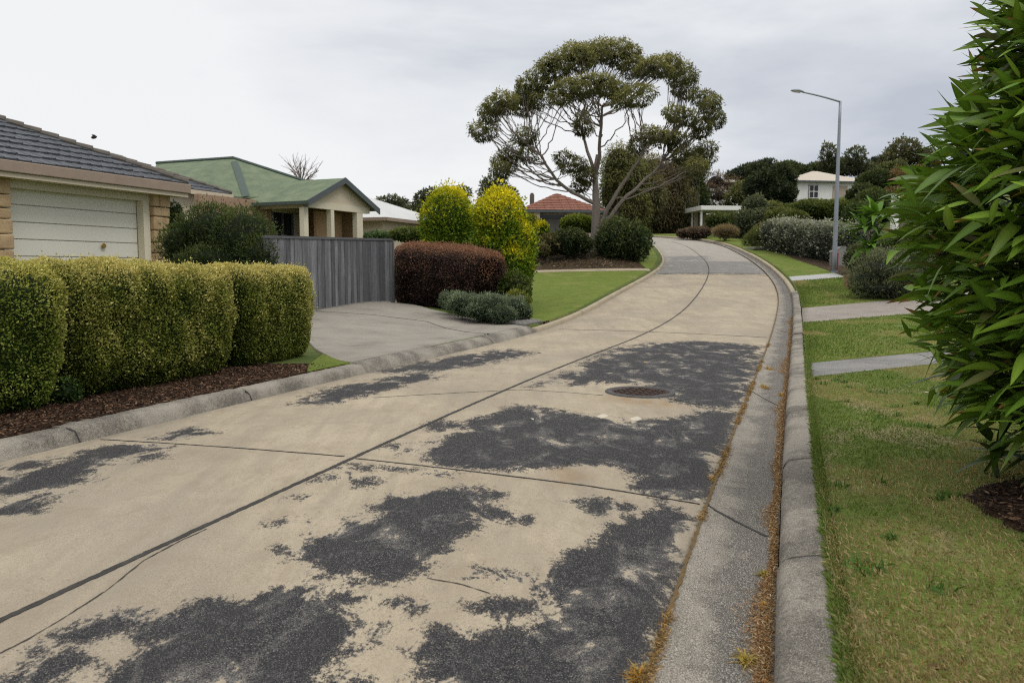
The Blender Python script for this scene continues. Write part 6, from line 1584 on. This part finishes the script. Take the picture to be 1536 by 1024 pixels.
# fallen bark chips in the hedge bed
def chips(name, XY, size, zf, cols, label, seed, lift=.012, asp=.3, cat='litter'):
    r = np.random.default_rng(seed); n = len(XY); P = np.column_stack([XY, zf(XY[:, 0], XY[:, 1]) + lift + r.random(n) * .012])
    D = unit(n, r); D[:, 2] *= .3; N = unit(n, r, 2.0); L = size * (.5 + r.random(n))
    V, F_ = leaf_quads(P, D, N, L, L * asp, .12)
    c = np.array(cols)[r.integers(0, len(cols), n)] * (1 + r.normal(0, .2, (n, 1)))
    o = mesh_np(name, V, F_, 4, DRY, col=np.repeat(np.clip(c, .003, 1), 4, 0)); return tag(o, label, cat, kind='stuff')
n = 16000; yb = rng.uniform(4.5, YD0 - .2, n); XY = np.column_stack([Lx(yb) - (.29 + 1.5 * rng.random(n)) / CO, yb])
chips('bark_chips', XY, .045, G, [(.09, .05, .03), (.045, .026, .018), (.025, .016, .012), (.20, .13, .08), (.12, .06, .035)], 'loose bark chips on the hedge bed', 61)
n = 5000; a = rng.random(n) * 2 * math.pi; r2 = np.sqrt(rng.random(n)) * .88; XY = np.column_stack([3.62 + r2 * np.cos(a), 4.32 + r2 * np.sin(a)])
chips('bark_chips', XY, .045, G, [(.07, .04, .025), (.035, .022, .016), (.02, .014, .010), (.16, .10, .06)], 'loose bark chips under the big leafy plant', 62, .05)
n = 5000; XY = np.column_stack([TREE_XY[0] + rng.normal(0, 3.2, n), TREE_XY[1] - 2.0 + rng.normal(0, 2.0, n)]); XY = XY[(XY[:, 1] > yend + 1.0) & (XY[:, 0] < Lx(XY[:, 1]) - 1.2)]
chips('leaf_litter', XY, .14, G, [(.20, .14, .09), (.12, .085, .05), (.07, .09, .03), (.28, .20, .13)], 'leaf litter and weeds on the gum tree mound', 63, .03)
# rusty dry needles along the foot of the right kerb
n = 52000; yb = 2.4 + 21 * rng.random(n) ** 1.6
dens = fbm(np.column_stack([yb * 0, yb, yb * 0]), 1.1, 3, 17); thick = .020 + .10 * np.clip((dens - .40) * 3.2, 0, 1) + .02 * (yb > 6)
x = Rx(yb) + (GUT - .012 - thick * np.abs(rng.normal(0, .55, n))) / CO
chips('gutter_litter', np.column_stack([x, yb]), .022, gut_z, [(.30, .15, .055), (.22, .115, .045), (.36, .24, .12), (.13, .075, .035), (.42, .33, .2)], 'rusty brown dry needles lying along the foot of the right kerb', 64, .004, .16)
n = 14000; yb = 2.6 + 14 * rng.random(n); yb = yb[fbm(np.column_stack([yb * 0, yb, yb * 0 + 5]), 1.6, 3, 23) > .50]; n = len(yb); x = Rx(yb) + rng.normal(.006, .014, n)
chips('joint_litter', np.column_stack([x, yb]), .028, lambda a_, b_: F(b_) + .012, [(.24, .14, .045), (.32, .21, .08), (.15, .085, .03)], 'dry brown thatch caught in the joint between road and gutter', 65, .004, .14)
# weed tufts in gutter and joint
def weed(px, py, r, h, n, cols, label, seed, spread=1.0):
    p = ground_hit(px, py); c = np.array([p[0], p[1], float(gut_z(p[0], p[1])) if p[0] > Rx(p[1]) else float(road_z(p[0], p[1]))])
    rg = np.random.default_rng(seed); parts = []
    for i in range(n):
        a = rg.random() * 2 * math.pi; el = rg.uniform(.1, 1.3); q = c + np.array([rg.normal(0, r * .35) * .6, rg.normal(0, r * .35) * spread, -.004])
        D = [math.cos(a) * math.cos(el), math.sin(a) * math.cos(el) * spread, math.sin(el)]
        V, F_ = strap_leaf(q, D, h * rg.uniform(.5, 1.2), .006, rg.uniform(.2, .9), 5, .3)
        k = np.array(cols[rg.integers(len(cols))]) * rg.uniform(.7, 1.25); parts.append((V, F_, np.tile(k, (len(V), 1))))
    o = join_mesh('weed_tuft', [(V - c, F_, k) for V, F_, k in parts], GRASS); o.location = c
    tag(o, label, 'weed', 'dry weed tufts along the gutter')
OR = [(.42, .22, .04), (.33, .17, .035), (.50, .32, .08), (.26, .20, .04)]
YG = [(.36, .27, .05), (.22, .20, .04), (.45, .33, .08)]
weed(962, 1012, .075, .085, 420, OR, 'orange-brown weed tuft at the bottom edge of the photo in the road joint', 1)
weed(1074, 716, .075, .085, 240, OR, 'orange weed tuft in the road joint below the first gutter cut', 2, 1.6)
weed(1146, 580, .13, .10, 200, OR, 'spread orange weed tuft in the gutter level with the manhole', 3, 1.5)
weed(1154, 553, .12, .10, 130, OR, 'pale orange weed tuft in the gutter just beyond the manhole', 4, 1.5)
weed(1148, 858, .05, .06, 200, YG, 'olive-yellow weed tuft at the kerb foot in the lower right', 5)
weed(1120, 985, .05, .085, 130, YG, 'flattened yellow-green weed sprig on the gutter at the bottom', 6)
weed(1112, 620, .06, .07, 110, OR, 'small orange weed tuft in the road joint by the second dark patch', 7, 1.6)
weed(1178, 592, .14, .10, 260, OR, 'rusty weed tuft against the kerb right of the manhole', 8, 2.2)
weed(1150, 905, .03, .05, 60, OR, 'tiny tan weed sprig on the gutter between two tufts', 9)
# fallen leaves and pebbles on road, lawn and driveway
def fallen(px, py, cols, label, zf, s=.05, seed=0):
    p = ground_hit(px, py) if zf is not G else hitG(px, py)
    r = np.random.default_rng(seed); c = np.array([p[0], p[1], float(zf(p[0], p[1])) + .012])
    V, F_ = strap_leaf([0, 0, .004], [math.cos(seed), math.sin(seed), .12], s * 2, s * .8, .1, 6, .3)
    o = mesh_np('fallen_leaf', V, F_, 4, DRY, col=np.tile(cols, (len(V), 1))); o.location = c
    tag(o, label, 'leaf', 'fallen leaves')
fallen(966, 546, (.42, .24, .05), 'yellow-brown fallen leaf on the dark patch beyond the manhole', road_z, .05, 1)
fallen(800, 633, (.62, .58, .45), 'pale fallen leaf on the dark patch left of the white scuffs', road_z, .035, 2)
fallen(1303, 564, (.20, .07, .03), 'red-brown fallen leaf on the lawn just below the grey driveway strip, left one', G, .045, 3)
fallen(1346, 566, (.24, .09, .03), 'red-brown fallen leaf on the lawn just below the grey driveway strip, right one', G, .045, 4)
fallen(1383, 590, (.62, .58, .48), 'pale fallen leaf on the lawn near the big plant', G, .06, 5)
fallen(1385, 1006, (.10, .06, .04), 'dark brown twig-like leaf on the lawn at the bottom right', G, .05, 6)
